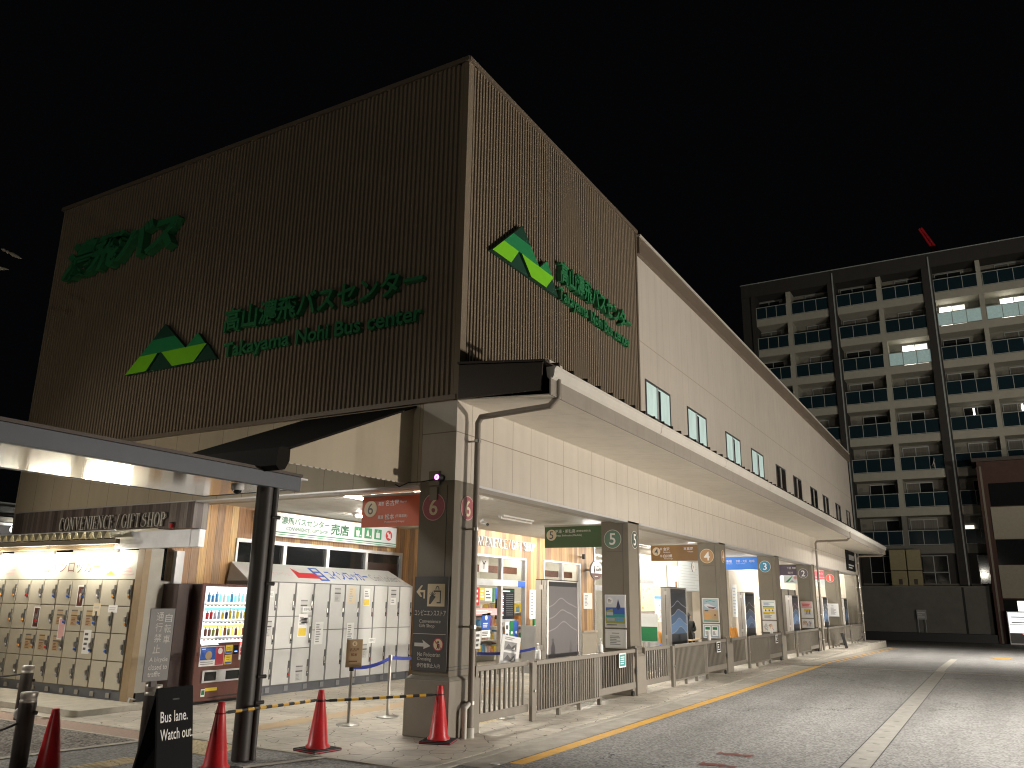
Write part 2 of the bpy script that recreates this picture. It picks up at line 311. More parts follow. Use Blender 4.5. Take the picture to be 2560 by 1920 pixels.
class MB:
    def __init__(s): s.v = []; s.f = []; s.m = []; s.s = []
    def face(s, pts, m, sm=False):
        i = len(s.v); s.v += [tuple(p) for p in pts]; s.f.append(tuple(range(i, i+len(pts)))); s.m.append(m); s.s.append(sm)
    def hexa(s, P, m):
        i = len(s.v); s.v += [tuple(p) for p in P]
        for q in ((0, 3, 2, 1), (4, 5, 6, 7), (0, 1, 5, 4), (1, 2, 6, 5), (2, 3, 7, 6), (3, 0, 4, 7)):
            s.f.append(tuple(i+k for k in q)); s.m.append(m); s.s.append(False)
    def box(s, x0, x1, y0, y1, z0, z1, m):
        s.hexa([(x0, y0, z0), (x1, y0, z0), (x1, y1, z0), (x0, y1, z0), (x0, y0, z1), (x1, y0, z1), (x1, y1, z1), (x0, y1, z1)], m); return s
    def fb(s, F, a0, a1, b0, b1, c0, c1, m):
        s.hexa([F.p(a0, b0, c0), F.p(a1, b0, c0), F.p(a1, b0, c1), F.p(a0, b0, c1), F.p(a0, b1, c0), F.p(a1, b1, c0), F.p(a1, b1, c1), F.p(a0, b1, c1)], m); return s
    def prism(s, F, pts, c0, c1, m, ms=None):
        A = sum(pts[i][0]*pts[(i+1) % len(pts)][1]-pts[(i+1) % len(pts)][0]*pts[i][1] for i in range(len(pts)))
        if A < 0: pts = pts[::-1]
        s.face([F.p(a, b, c1) for a, b in pts], m); s.face([F.p(a, b, c0) for a, b in pts[::-1]], ms or m)
        for i in range(len(pts)):
            p, q = pts[i], pts[(i+1) % len(pts)]
            s.face([F.p(*p, c0), F.p(*q, c0), F.p(*q, c1), F.p(*p, c1)], ms or m)
        return s
    def cyl(s, p0, p1, r, r1=None, n=14, m='white', cap=True, sm=True):
        r1 = r if r1 is None else r1; p0 = Vector(p0); p1 = Vector(p1); d = (p1-p0).normalized()
        a = d.orthogonal().normalized(); b = d.cross(a)
        A = [p0+(a*math.cos(2*math.pi*i/n)+b*math.sin(2*math.pi*i/n))*r for i in range(n)]
        B = [p1+(a*math.cos(2*math.pi*i/n)+b*math.sin(2*math.pi*i/n))*r1 for i in range(n)]
        i0 = len(s.v); s.v += [tuple(q) for q in A+B]
        for i in range(n):
            j = (i+1) % n; s.f.append((i0+i, i0+j, i0+n+j, i0+n+i)); s.m.append(m); s.s.append(sm)
        if cap: s.face(A[::-1], m); s.face(B, m)
        return s
    def tube(s, pts, r, n=10, m='white'):
        for i in range(len(pts)-1):
            s.cyl(pts[i], pts[i+1], r, n=n, m=m, cap=(i in (0, len(pts)-2)))
        for p in pts[1:-1]: s.ball(p, r*1.01, m, 8, 6)
        return s
    def ball(s, c, r, m, nu=14, nv=10, sx=1, sy=1, sz=1, v0=0, v1=1):
        prof = [(r*math.sin(math.pi*(v0+(v1-v0)*k/nv)), -r*math.cos(math.pi*(v0+(v1-v0)*k/nv))) for k in range(nv+1)]
        return s.lathe(c, prof, nu, m, sx, sy, sz)
    def lathe(s, c, prof, n, m, sx=1, sy=1, sz=1):
        i0 = len(s.v); c = Vector(c)
        for (r, z) in prof:
            for i in range(n):
                t = 2*math.pi*i/n; s.v.append((c.x+max(r, 1e-4)*math.cos(t)*sx, c.y+max(r, 1e-4)*math.sin(t)*sy, c.z+z*sz))
        for k in range(len(prof)-1):
            for i in range(n):
                j = (i+1) % n; s.f.append((i0+k*n+i, i0+k*n+j, i0+(k+1)*n+j, i0+(k+1)*n+i)); s.m.append(m if isinstance(m, str) else m[k]); s.s.append(True)
        return s
    def disc(s, F, a, b, r, c0, c1, m, n=36, rb=None, ms=None):
        return s.prism(F, [(a+r*math.cos(2*math.pi*i/n), b+(rb or r)*math.sin(2*math.pi*i/n)) for i in range(n)], c0, c1, m, ms)
    def text(s, F, t, a, b, h, m, w=None, c=.003, ext=0, bold=0, al='l', sp=1.0, lead=1.0, skew=0):
        v, f, x0, x1, y0, y1 = glyphs(t, bold, 1 if ext else 0, sp, lead)
        ky = h/(y1-y0); kx = ky if w is None else w/(x1-x0); W_ = kx*(x1-x0)
        oa = a-(W_/2 if al == 'c' else W_ if al == 'r' else 0)
        i = len(s.v)
        for q in v:
            yy = (q[1]-y0)*ky
            s.v.append(tuple(F.p(oa+(q[0]-x0)*kx+skew*yy, b+yy, c+(q[2]+1)*ext/2 if ext else c)))
        for p in f: s.f.append(tuple(i+k for k in p)); s.m.append(m); s.s.append(False)
        return s
    def dashes(s, F, a0, a1, b0, b1, n, m, c=.003, fill=.5):
        # unreadably small print: rows of grey strokes
        for k in range(n):
            b = b1-(k+.5)*(b1-b0)/n; w = (a1-a0)*random.uniform(.55, 1); hh = (b1-b0)/n*fill*.5
            s.face([F.p(a0, b-hh, c), F.p(a0+w, b-hh, c), F.p(a0+w, b+hh, c), F.p(a0, b+hh, c)], m)
        return s
    def rect(s, F, a0, a1, b0, b1, m, c=.003):
        s.face([F.p(a0, b0, c), F.p(a1, b0, c), F.p(a1, b1, c), F.p(a0, b1, c)], m); return s
    def build(s, name, parent=None, bev=0, label=None, off=None):
        rt_ = parent
        while rt_ is not None and rt_.parent is not None: rt_ = rt_.parent
        o_ = Vector(off) if off is not None else (Vector(rt_.location) if rt_ is not None and rt_.get('_w') else Vector((0, 0, 0)))
        me = bpy.data.meshes.new(name); me.from_pydata([(x-o_.x, y-o_.y, z-o_.z) for x, y, z in s.v], [], s.f)
        mats = []
        for k in s.m:
            if k not in mats: mats.append(k)
        for k in mats: me.materials.append(M[k])
        idx = {k: i for i, k in enumerate(mats)}
        me.polygons.foreach_set('material_index', [idx[k] for k in s.m]); me.polygons.foreach_set('use_smooth', s.s)
        me.validate(); me.update()
        o = bpy.data.objects.new(name, me); COL.objects.link(o)
        if parent is not None: o.parent = parent
        if off is not None and parent is None: o.location = o_
        if bev:
            b = o.modifiers.new('bevel', 'BEVEL'); b.width = bev; b.segments = 2; b.limit_method = 'ANGLE'; b.angle_limit = R(40)
        if label: o['label'] = label
        return o
def tag(o, label, cat, group=None):
    o['label'] = label; o['category'] = cat
    if group: o['group'] = group
    return o
def thing(name, label, cat, loc=(0, 0, 0), rz=0, group=None, world=False):
    o = bpy.data.objects.new(name, None); COL.objects.link(o); o.location = loc; o.rotation_euler = (0, 0, rz); o.empty_display_size = .2
    if world: o['_w'] = 1
    return tag(o, label, cat, group)
def struct(mb, name, **k):
    o = mb.build(name, **k); o['kind'] = 'structure'; return o
def dup(root, loc=None, rz=None, label=None, group=None):
    def cp(o, par):
        c = o.copy(); COL.objects.link(c)
        if par is not None: c.parent = par
        for ch in list(o.children): cp(ch, c)
        return c
    r = cp(root, None)
    if loc is not None: r.location = loc
    if rz is not None: r.rotation_euler = (0, 0, rz)
    if label: r['label'] = label
    if group: r['group'] = group
    return r
# serif capitals for the shop lettering
def serif(mb, F, txt, a, b, h, w, m, c0, c1, al=None):
    def ell(cx, cy, rx, ry, t0, t1, n=14): return [(cx+rx*math.cos(R(t0+(t1-t0)*i/n)), cy+ry*math.sin(R(t0+(t1-t0)*i/n))) for i in range(n+1)]
    def rc(x0, x1, y0, y1): return [(x0, y0), (x1, y0), (x1, y1), (x0, y1)]
    def cres(cx, cy, rx, ry, t0, t1, ix, iy, dx): return ell(cx, cy, rx, ry, t0, t1)+ell(cx+dx, cy, ix, iy, t1, t0)
    G = {}
    st = lambda x: [rc(x-.055, x+.055, 0, 1), rc(x-.11, x+.11, 0, .045), rc(x-.11, x+.11, .955, 1)]
    thin = lambda x: [rc(x-.022, x+.022, 0, 1), rc(x-.08, x+.08, 0, .045), rc(x-.08, x+.08, .955, 1)]
    G['I'] = (.26, st(.13)); G['/'] = (.34, [[(.02, -.03), (.09, -.03), (.32, 1.03), (.25, 1.03)]])
    G['C'] = (.56, [cres(.29, .5, .27, .52, 50, 310, .18, .46, .03), rc(.44, .49, .68, .93)])
    G['G'] = (.60, [cres(.29, .5, .27, .52, 50, 310, .18, .46, .03), rc(.44, .49, .70, .93), rc(.42, .52, .06, .42), rc(.36, .58, .40, .445)])
    G['O'] = (.60, [cres(.30, .5, .28, .52, 90, 270, .17, .475, 0), cres(.30, .5, .28, .52, 270, 450, .17, .475, 0)])
    G['N'] = (.62, thin(.10)+[[(.06, 1), (.20, 1), (.55, 0), (.47, 0)], rc(.488, .532, 0, 1), rc(.43, .59, .955, 1)])
    G['V'] = (.58, [[(.06, 1), (.19, 1), (.335, .12), (.30, 0)], [(.46, 1), (.505, 1), (.325, 0), (.285, 0)], rc(0, .24, .955, 1), rc(.39, .57, .955, 1)])
    E_ = st(.13)+[rc(.13, .46, .955, 1), rc(.42, .46, .80, .96), rc(.13, .38, .48, .52), rc(.345, .38, .42, .58)]
    G['F'] = (.50, E_); G['E'] = (.52, E_+[rc(.13, .47, 0, .045), rc(.435, .475, .04, .22)])
    G['T'] = (.52, [rc(.205, .315, 0, 1), rc(.15, .37, 0, .045), rc(.03, .49, .95, 1), rc(.03, .07, .78, .96), rc(.45, .49, .78, .96)])
    G['H'] = (.62, st(.13)+st(.49)+[rc(.18, .44, .48, .525)])
    G['P'] = (.54, st(.13)+[cres(.22, .74, .27, .26, -90, 90, .15, .215, 0)])
    q = ell(.25, .755, .185, .235, 25, 235, 12)+ell(.25, .25, .20, .24, 60, -160, 12); t = .05; Lp = []; Rp = []
    for i, p in enumerate(q):
        d = Vector((q[min(i+1, len(q)-1)][0]-q[max(i-1, 0)][0], q[min(i+1, len(q)-1)][1]-q[max(i-1, 0)][1], 0)).normalized()
        k = t*(.45+.75*math.exp(-((i-12.5)/5.)**2)); Lp.append((p[0]-d.y*k, p[1]+d.x*k)); Rp.append((p[0]+d.y*k, p[1]-d.x*k))
    G['S'] = (.50, [[Lp[i], Lp[i+1], Rp[i+1], Rp[i]] for i in range(len(q)-1)]+[rc(.40, .44, .68, .92), rc(.04, .08, .08, .30)])
    tot = sum(.24 if ch == ' ' else G[ch][0] for ch in txt); k = w/tot; x = a
    for ch in txt:
        if ch == ' ': x += .24*k; continue
        gw, ps = G[ch]
        for j, pl in enumerate(ps): mb.prism(F, [(x+u*k, b+v*h) for u, v in pl], c0, c1+j*.0012, m)
        x += gw*k
    return mb
# ================================================================ setting: ground
def rz_(x): return -.012 if x < 19 else (-.012-.0155*(x-19) if x < 60 else -.648)
def strip(mb, xs, y0, y1, dz, m):
    for i in range(len(xs)-1):
        a, b = xs[i], xs[i+1]
        y00, y01 = (y0, y0) if not isinstance(y0, tuple) else y0; y10, y11 = (y1, y1) if not isinstance(y1, tuple) else y1
        mb.face([(a, y00, rz_(a)+dz), (b, y01, rz_(b)+dz), (b, y11, rz_(b)+dz), (a, y10, rz_(a)+dz)], m)
    return mb
b = MB()
strip(b, [-300, -40, -1.66, 0, 19, 60, 130, 500], -400, 400, 0, 'asphalt'); struct(b, 'ground')
b = MB(); b.box(-1.66, 38.6, -.84, 14, -1.2, 0, 'stone'); struct(b, 'pavement', bev=.008)
b = MB(); b.box(-1.63, 38.55, -.99, -.845, -1.2, -.003, 'concrete_pale'); b.box(38.603, 38.75, -.99, 14, -1.2, -.003, 'concrete_pale'); struct(b, 'kerb', bev=.015)
b = MB(); strip(b, [-1.2, 19, 38.5], -1.36, -.99, .005, 'concrete'); struct(b, 'gutter_strip')
b = MB(); strip(b, [-.8, 17.0], -1.55, -1.38, .004, 'yellow_paint'); strip(b, [17.3, 19, 38], -1.50, -1.42, .004, 'yellow_paint'); strip(b, [19.2, 38], -1.66, -1.62, .004, 'yellow_paint')
struct(b, 'yellow_line')
b = MB(); strip(b, [-3, 16.9], -4.78, -4.50, .004, 'drain_concrete'); strip(b, [17.25, 19, 26], -4.72, -4.50, .004, 'concrete')
for x in [-2+.62*i for i in range(30)]: b.face([(x, -4.68, -.004), (x+.02, -4.68, -.004), (x+.02, -4.60, -.004), (x, -4.60, -.004)], 'groove')
for y in (-4.50, -4.79): b.face([(-3, y, -.006), (16.9, y, -.006), (16.9, y+.012, -.006), (-3, y+.012, -.006)], 'groove')
struct(b, 'drain_channel')
b = MB(); b.face([(16.95, -30, -.007), (17.22, -30, -.007), (17.22, -1.0, -.007), (16.95, -1.0, -.007)], 'concrete_pale'); b.face([(17.05, -30, -.003), (17.11, -30, -.003), (17.11, -1.0, -.003), (17.05, -1.0, -.003)], 'groove')
struct(b, 'expansion_joint')
b = MB()
for cx, yc in ((1.18, -3.31), (.42, -3.33)):
    P = [(cx+random.uniform(-.05, .05)-.07, yc-.2+.4*i/8) for i in range(9)]+[(cx+random.uniform(-.04, .05)+.06, yc+.2-.4*i/8) for i in range(9)]
    b.face([(x, y, -.007) for x, y in P], 'red_paint')
struct(b, 'faded_road_marking')
b = MB()
for x, s_ in ((28.4, 0), (28.9, .1), (27.9, .15)): b.face([(x, -6.55+s_, rz_(x)+.005), (x+.35, -6.5+s_, rz_(x+.35)+.005), (x+.3, -5.75-s_, rz_(x+.3)+.005), (x, -5.7-s_, rz_(x)+.005)], 'yellow_paint')
struct(b, 'orange_road_marking')
b = MB(); strip(b, [43.5, 44.1], -60, -2, .004, 'concrete_pale'); strip(b, [36.3, 36.55], -30, -6.7, .004, 'concrete_pale'); struct(b, 'white_road_line')
b = MB(); b.face([(-2.12, 2.9, -.004), (-1.72, 2.9, -.004), (-1.72, 14, -.004), (-2.12, 14, -.004)], 'pink_paver'); struct(b, 'pink_paving')
b = MB(); b.box(-1.72, -1.655, -.85, 14, -.2, .002, 'concrete_pale'); b.box(-2.17, -2.12, 2.9, 14, -.2, -.002, 'concrete_pale')
b.face([(-9, 3.95, -.002), (-2.17, 2.94, -.002), (-2.17, 3.05, -.002), (-9, 4.08, -.002)], 'concrete_pale')
b.face([(-6, .95+.9, -.003), (-1.72, .42, -.003), (-1.72, .53, -.003), (-6, 1.06+.9, -.003)], 'concrete_pale'); struct(b, 'kerb_stone')
b = MB(); b.face([(-9, 4.08, -.005), (-2.17, 3.05, -.005), (-2.17, 14, -.005), (-9, 14, -.005)], 'gravel_asphalt'); struct(b, 'walkway')
def tactile(mb, x0, y0, n, mx, bars=False, z=0.0, s=.3):
    for i in range(mx):
        for j in range(n):
            X, Y = x0+i*s, y0+j*s; mb.box(X+.004, X+s-.004, Y+.004, Y+s-.004, z-.02, z+.004, 'tactile')
            for k in range(4):
                if bars: mb.box(X+.02, X+s-.02, Y+.03+k*.068, Y+.058+k*.068, z+.003, z+.010, 'tactile')
                else:
                    for l in range(4): mb.cyl((X+.05+k*.067, Y+.05+l*.067, z+.003), (X+.05+k*.067, Y+.05+l*.067, z+.010), .018, .012, 6, 'tactile')
b = MB(); tactile(b, -2.36, 1.62, 3, 2, z=-.006); struct(b, 'tactile_paving')
b = MB(); tactile(b, -5.6, 1.92, 1, 9, True, z=-.008); struct(b, 'tactile_paving')
b = MB(); tactile(b, .75, .36, 1, 5, s=.28); struct(b, 'tactile_paving')
b = MB(); b.face([(-.8, 2.42, .004), (6.2, 2.42, .004), (6.2, 2.80, .004), (-.8, 2.80, .004)], 'tan'); struct(b, 'tan_floor_band')
# ================================================================ the bus terminal
XC = [0, 6.18, 12.5, 18.95, 25.3, 31.5, 37.5]
T = thing('bus_terminal', 'long cream and brown ribbed bus terminal with lit open bays below and green letters above', 'building', world=True)
def ribs(mb, F, a0, a1, b0, b1, m, pitch=.086, d=.035):
    n = int((a1-a0)/pitch); p = (a1-a0)/n
    for i in range(n):
        x = a0+i*p; q = [(x, 0), (x+.30*p, 0), (x+.40*p, d), (x+.88*p, d), (x+p, 0)]
        for k in range(4):
            (u, c), (u2, c2) = q[k], q[k+1]; mb.face([F.p(u, b0, c), F.p(u2, b0, c2), F.p(u2, b1, c2), F.p(u, b1, c)], m)
b = MB(); ribs(b, FY(0), .10, 6.95, 4.41, 9.86, 'cladding')
b.fb(FY(0), 0, .10, 4.41, 9.86, 0, .045, 'cladding'); b.fb(FY(0), 6.90, 6.97, 4.6, 9.86, .002, .05, 'parapet'); b.fb(FY(0), -.05, 7.0, 9.86, 9.94, -.2, .07, 'parapet'); b.build('ribbed_cladding', T)
b = MB(); ribs(b, FX(0), -10.62, -.05, 4.46, 9.86, 'cladding')
b.fb(FX(0), -.05, .045, 4.41, 9.86, 0, .045, 'cladding'); b.fb(FX(0), -10.66, .05, 9.86, 9.94, -.2, .07, 'parapet'); b.fb(FX(0), -10.66, .0, 4.41, 4.48, -.1, .06, 'parapet'); b.build('ribbed_cladding', T)
b = MB(); b.box(.002, 6.96, .002, 10.64, 4.5, 9.85, 'cladding'); b.build('tower_wall', T)
b = MB(); b.box(6.96, 38.25, 0, 10.6, 4.42, 9.4, 'cream_upper'); b.build('upper_wall', T)
b = MB(); b.box(6.97, 38.33, -.11, .2, 9.37, 9.78, 'parapet'); b.box(6.97, 38.36, -.14, .22, 9.782, 9.83, 'gutter'); b.box(38.1, 38.36, .2, 10.6, 9.37, 9.8, 'parapet'); b.build('roof_parapet', T)
b = MB(); b.box(0, 38.25, 0, .58, 3.285, 4.415, 'cream_lower'); b.box(.58, 38.2, .003, .25, 3.25, 3.286, 'alu'); b.build('fascia_wall', T)
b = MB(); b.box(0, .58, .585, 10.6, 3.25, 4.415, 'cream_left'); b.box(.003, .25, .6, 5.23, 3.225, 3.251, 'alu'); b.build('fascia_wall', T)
b = MB(); b.box(.0, .3, 5.235, 10.55, 2.80, 3.235, 'wood_dark'); b.box(-.02, .0, 5.225, 10.56, 3.235, 3.252, 'alu'); b.box(-.015, .0, 10.53, 10.56, 2.8, 3.235, 'alu'); b.build('sign_board', T)
b = MB(); b.box(.58, 38.2, .25, 11, 3.345, 3.40, 'ceiling'); b.box(.25, .58, .6, 6, 3.345, 3.40, 'ceiling'); b.build('ceiling', T)
# upper windows, lit and dark
for i, (x0, x1) in enumerate(((7.36, 9.0), (10.28, 11.88), (13.74, 15.32), (16.65, 18.22), (20.1, 21.6), (23.0, 24.5), (26.4, 27.9), (29.28, 30.7), (32.7, 34.15), (36.0, 37.3))):
    F = FY(0); lit = i < 4; z0, z1 = 5.68, 6.52; b = MB()
    b.fb(F, x0, x1, z1-.05, z1, -.03, .02, 'window_frame'); b.fb(F, x0, x1, z0, z0+.05, -.03, .03, 'window_frame')
    for xa in (x0, x1-.05): b.fb(F, xa, xa+.05, z0+.05, z1-.05, -.03, .02, 'window_frame')
    xm = x0+(x1-x0)*.45; b.fb(F, xm-.035, xm+.035, z0+.05, z1-.05, .003, .03, 'alu' if lit else 'gutter')
    w = b.build('window', T, label='lit pale green window' if lit else 'dark unlit window')
    b = MB(); b.fb(F, x0+.05, xm-.035, z0+.05, z1-.05, .002, .008, 'window_lit' if lit else 'glass_dark'); b.fb(F, xm+.035, x1-.05, z0+.05, z1-.05, .002, .006, 'window_lit' if lit else 'glass_dark')
    if lit: b.fb(F, xm+.05, xm+.24, z0+.05, z1-.09, .006, .009, 'glass_teal')
    b.build('pane', w)
# right hand canopy
CY, CX0, CX1 = -1.45, -.03, 38.0
b = MB(); b.hexa([(CX0+.02, CY, 4.31), (CX1, CY, 4.31), (CX1, -.002, 4.40), (CX0+.02, -.002, 4.40), (CX0+.02, CY, 4.325), (CX1, CY, 4.325), (CX1, -.002, 4.415), (CX0+.02, -.002, 4.415)], 'soffit'); cn = b.build('canopy', T)
b = MB(); b.box(CX0+.02, CX1, CY-.02, CY-.001, 4.31, 4.555, 'fascia_grey'); b.build('fascia_board', cn)
b = MB(); F = Fr((CX0, 0, 0), (0, -1, 0)); b.prism(F, [(.045, 4.402), (1.345, 4.375), (1.375, 4.76), (.045, 4.905)], 0, .03, 'dark_metal'); b.prism(F, [(.03, 4.903), (1.42, 4.755), (1.42, 4.785), (.03, 4.935)], -.03, .05, 'dark_metal'); b.build('end_panel', cn)
b = MB(); b.hexa([(CX0-.03, -1.43, 4.745), (CX1+.05, -1.43, 4.745), (CX1+.05, -.05, 4.89), (CX0-.03, -.05, 4.89), (CX0-.03, -1.43, 4.765), (CX1+.05, -1.43, 4.765), (CX1+.05, -.05, 4.91), (CX0-.03, -.05, 4.91)], 'dark_metal')
x = .3
while x < CX1:
    b.hexa([(x-.025, -1.44, 4.764), (x+.025, -1.44, 4.764), (x+.025, -.05, 4.909), (x-.025, -.05, 4.909), (x-.012, -1.44, 4.83), (x+.012, -1.44, 4.83), (x+.012, -.05, 4.975), (x-.012, -.05, 4.975)], 'dark_metal'); x += .46
b.build('roof_sheet', cn)
b = MB(); G = [(-1.385, 4.735), (-1.40, 4.60), (-1.43, 4.565), (-1.47, 4.565), (-1.50, 4.60), (-1.515, 4.70), (-1.545, 4.73), (-1.545, 4.745), (-1.50, 4.745), (-1.485, 4.62), (-1.42, 4.62)]
F = Fr((0, 0, 0), (0, 1, 0)); b.prism(F, [(y, z-.03) for y, z in G[:7]], CX0+.05, CX1+.1, 'gutter')
for x in (4.1, 8.1, 12.2, 16.3, 20.4, 24.5, 28.6, 32.7): b.prism(F, [(y-.006, z-.035) for y, z in G[1:7]], x, x+.06, 'gutter')
b.build('gutter', cn)
b = MB(); b.box(.55, .95, -1.16, -1.10, 4.93, 4.98, 'gutter'); b.build('snow_guard', cn)
# downpipes
for j, (xp, yp, xo) in enumerate(((.31, -.15, .20), (25.75, -.15, 25.75), (37.1, -.2, 37.3))):
    b = MB(); m = 'pipe_taupe' if j == 0 else 'taupe_light'
    b.tube([(xo, -1.47, 4.56), (xo, -1.47, 4.33), (xo+(xp-xo)*.15, -1.34, 4.22), (xp, yp-.05, 4.20), (xp, yp, 4.12), (xp, yp, .02)], .042, 12, m)
    for z in (3.86, 2.64, 1.36, .42): b.cyl((xp, yp, z), (xp, -.0 if z > .8 else -.05, z), .014, n=8, m='steel'); b.cyl((xp, yp, z-.02), (xp, yp, z+.02), .05, n=12, m='steel')
    if j == 0: b.cyl((xp, yp, 0), (xp, yp, .12), .055, n=12, m='gutter'); b.tube([(xp-.12, -.14, 0), (xp-.12, -.14, .36), (xp-.02, -.15, .42)], .03, 10, 'gutter')
    b.build('downpipe', T)
# columns with number discs
DM = ['disc_pink', 'disc_green', 'disc_tan', 'disc_blue', 'disc_purple', 'disc_red', None]
for i, x in enumerate(XC):
    num = str(6-i); b = MB(); w = .60 if i else .62
    b.box(x+.003, x+w, .003, .58, .72, 3.283, 'taupe'); F = FX(x)
    if i: b.fb(F, -.46, -.14, 2.68, 2.685, 0.0, .004, 'sign_dark')
    for zz in (.82, .86): b.box(x-.004, x+w+.004, -.004, .606, zz, zz+.008, 'sign_dark')
    b.box(x+w-.10, x+w-.09, -.002, .01, .9, 3.24, 'sign_dark'); b.fb(F, -.125, -.118, .9, 3.22, -.006, .002, 'sign_dark')
    c = b.build('column', T)
    b = MB(); b.box(x-.06, x+w+.06, -.055, .655, 0, .70, 'taupe_light')
    b.hexa([(x-.06, -.055, .70), (x+w+.06, -.055, .70), (x+w+.06, .655, .70), (x-.06, .655, .70), (x-.012, -.012, .745), (x+w+.012, -.012, .745), (x+w+.012, .612, .745), (x-.012, .612, .745)], 'taupe_light'); b.build('plinth', c, bev=.012)
    if i == 6: continue
    for (F, a, rr, md) in ((FX(x), -.335, .175, DM[i]), (FY(0), x+.33, .155 if i != 1 else .165, DM[i] if i != 1 else 'disc_darkgreen')):
        if i > 2 and F.r.x > .5: continue
        b = MB(); rim = 'disc_pink' if i == 0 else 'cream_sign' if i in (2,) else 'letter_grey'
        if i == 0: rim = 'pink'
        b.disc(F, a, 2.93, rr+.012, .001, .005, rim); b.disc(F, a, 2.93, rr, .003, .008, md)
        b.text(F, num, a, 2.93-.115, .23, 'letter_white' if i else 'cream_sign', c=.0095, bold=.012, al='c'); b.build('number_sign', c)
# the sloping roof over the left entrance
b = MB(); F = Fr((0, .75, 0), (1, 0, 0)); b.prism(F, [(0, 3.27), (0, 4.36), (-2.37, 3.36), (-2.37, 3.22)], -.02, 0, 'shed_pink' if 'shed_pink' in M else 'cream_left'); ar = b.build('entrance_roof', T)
b = MB(); x0 = -2.37
for k in range(22): b.box(x0+.03+k*.106, x0+.10+k*.106, .745, .755, 3.208+.0024*k, 3.220+.0024*k, 'gutter')
b.build('corrugated_edge', ar)
b = MB(); b.hexa([(-2.40, .70, 3.36), (.0, .70, 4.37), (.0, 2.90, 4.37), (-2.40, 2.90, 3.36), (-2.40, .70, 3.385), (.0, .70, 4.395), (.0, 2.90, 4.395), (-2.40, 2.90, 3.385)], 'black_roof'); b.build('roof_sheet', ar)
b = MB(); F = Fr((0, .70, 0), (1, 0, 0)); b.prism(F, [(-2.38, 3.38), (-2.38, 3.23), (-2.44, 3.12), (-2.52, 3.10), (-2.58, 3.15), (-2.56, 3.36), (-2.5, 3.38)], -2.2, 0, 'black_roof'); b.build('gutter', ar)
b = MB(); b.box(-2.37, -2.31, 2.80, 2.86, 3.25, 3.36, 'dark_metal'); b.box(-2.3, -2.26, .78, 2.85, 3.23, 3.30, 'dark_metal'); b.build('edge_beam', ar)
# walls inside
WB = .87
def wall_open(mb, F, a0, a1, z0, z1, holes, m, c0=-.12, c1=0):
    xs = a0
    for (h0, h1, hz0, hz1) in sorted(holes):
        mb.fb(F, xs, h0, z0, z1, c0, c1, m)
        if hz1 < z1: mb.fb(F, h0, h1, hz1, z1, c0, c1, m)
        if hz0 > z0: mb.fb(F, h0, h1, z0, hz0, c0, c1, m)
        xs = h1
    mb.fb(F, xs, a1, z0, z1, c0, c1, m)
b = MB(); wall_open(b, FY(6.0), .25, 6.9, 0, 3.345, [(1.62, 6.66, 1.2, 2.765)], 'wood_light'); b.box(6.85, 6.97, 4.30, 6.0, 0, 3.345, 'wood_light'); b.build('wood_wall', T)
b = MB(); wall_open(b, FY(4.3), 6.972, 13.95, WB, 3.345, [(7.0, 9.72, WB, 2.77), (10.68, 13.02, WB, 2.79)], 'wood_light'); b.build('wood_wall', T)
b = MB(); b.box(9.73, 10.67, 4.24, 4.42, 0, WB-.03, 'cream'); b.box(9.73, 10.67, 4.21, 4.42, WB-.03, WB+.02, 'cream'); b.build('wall_base', T); b = MB(); b.box(13.03, 14.0, 4.24, 4.42, 0, WB-.03, 'cream'); b.box(13.03, 14.02, 4.21, 4.42, WB-.03, WB+.02, 'cream'); b.build('wall_base', T)
b = MB(); b.box(15.1, 24.9, 4.3, 4.42, 0, 3.345, 'cream'); b.box(24.9, 25.02, 3.2, 4.42, 0, 3.345, 'cream'); b.box(25.02, 31.2, 3.2, 3.32, 0, 3.345, 'cream'); b.box(31.2, 38.2, 3.2, 3.32, 2.5, 3.345, 'cream')
b.box(38.05, 38.2, .6, 10.6, 0, 4.4, 'cream'); b.box(15.1, 15.22, 4.42, 10.5, 0, 3.345, 'shop_wall'); b.box(21.3, 21.36, 4.2, 4.3, 0, 2.5, 'wood_light'); b.box(22.3, 23.3, 4.27, 4.3, 0, 2.15, 'taupe_light'); b.build('waiting_room_wall', T)
b = MB(); b.box(31.2, 38.05, 3.24, 3.28, 0, 2.5, 'glass_dark'); b.build('dark_passage_sheet', T)  # dark sheet put in to stand for the unlit open passage
b = MB()
for x in (31.2, 32.9, 34.6, 36.3, 38.0): b.box(x-.03, x+.03, 3.21, 3.3, 0, 2.5, 'dark_metal')
b.build('passage_sheet_bar', T)
# windows of the left wooden wall: four dark panes in alu frames
F = FY(6.0); xs = [1.62, 2.86, 4.10, 5.36, 6.66]; b = MB()
b.fb(F, 1.62, 6.66, 2.70, 2.765, -.05, .04, 'alu'); b.fb(F, 1.62, 6.66, 1.2, 1.26, -.05, .04, 'alu')
for x in xs: b.fb(F, x-.045 if x > 1.7 else x, x+.045 if x < 6.6 else x+.001, 1.26, 2.70, -.05, .035, 'alu')
sw = b.build('shop_window', T)
b = MB()
for i in range(4): b.fb(F, xs[i]+.05, xs[i+1]-.05, 1.26, 2.70, -.03, -.02, 'glass_dark')
for x in (4.55, 4.75): b.disc(F, x, 2.25, .05, -.019, -.015, 'sign_lit', n=12)  # glowing discs stand for lamp reflections on the dark glass
b.fb(F, 1.7, 2.7, 1.62, 1.80, -.019, -.018, 'alu_dark'); b.fb(F, 2.25, 2.72, 1.3, 2.12, -.0185, -.017, 'shed_brown'); b.fb(F, 5.45, 6.55, 1.9, 2.5, -.0185, -.018, 'vm_side')
b.build('pane', sw)
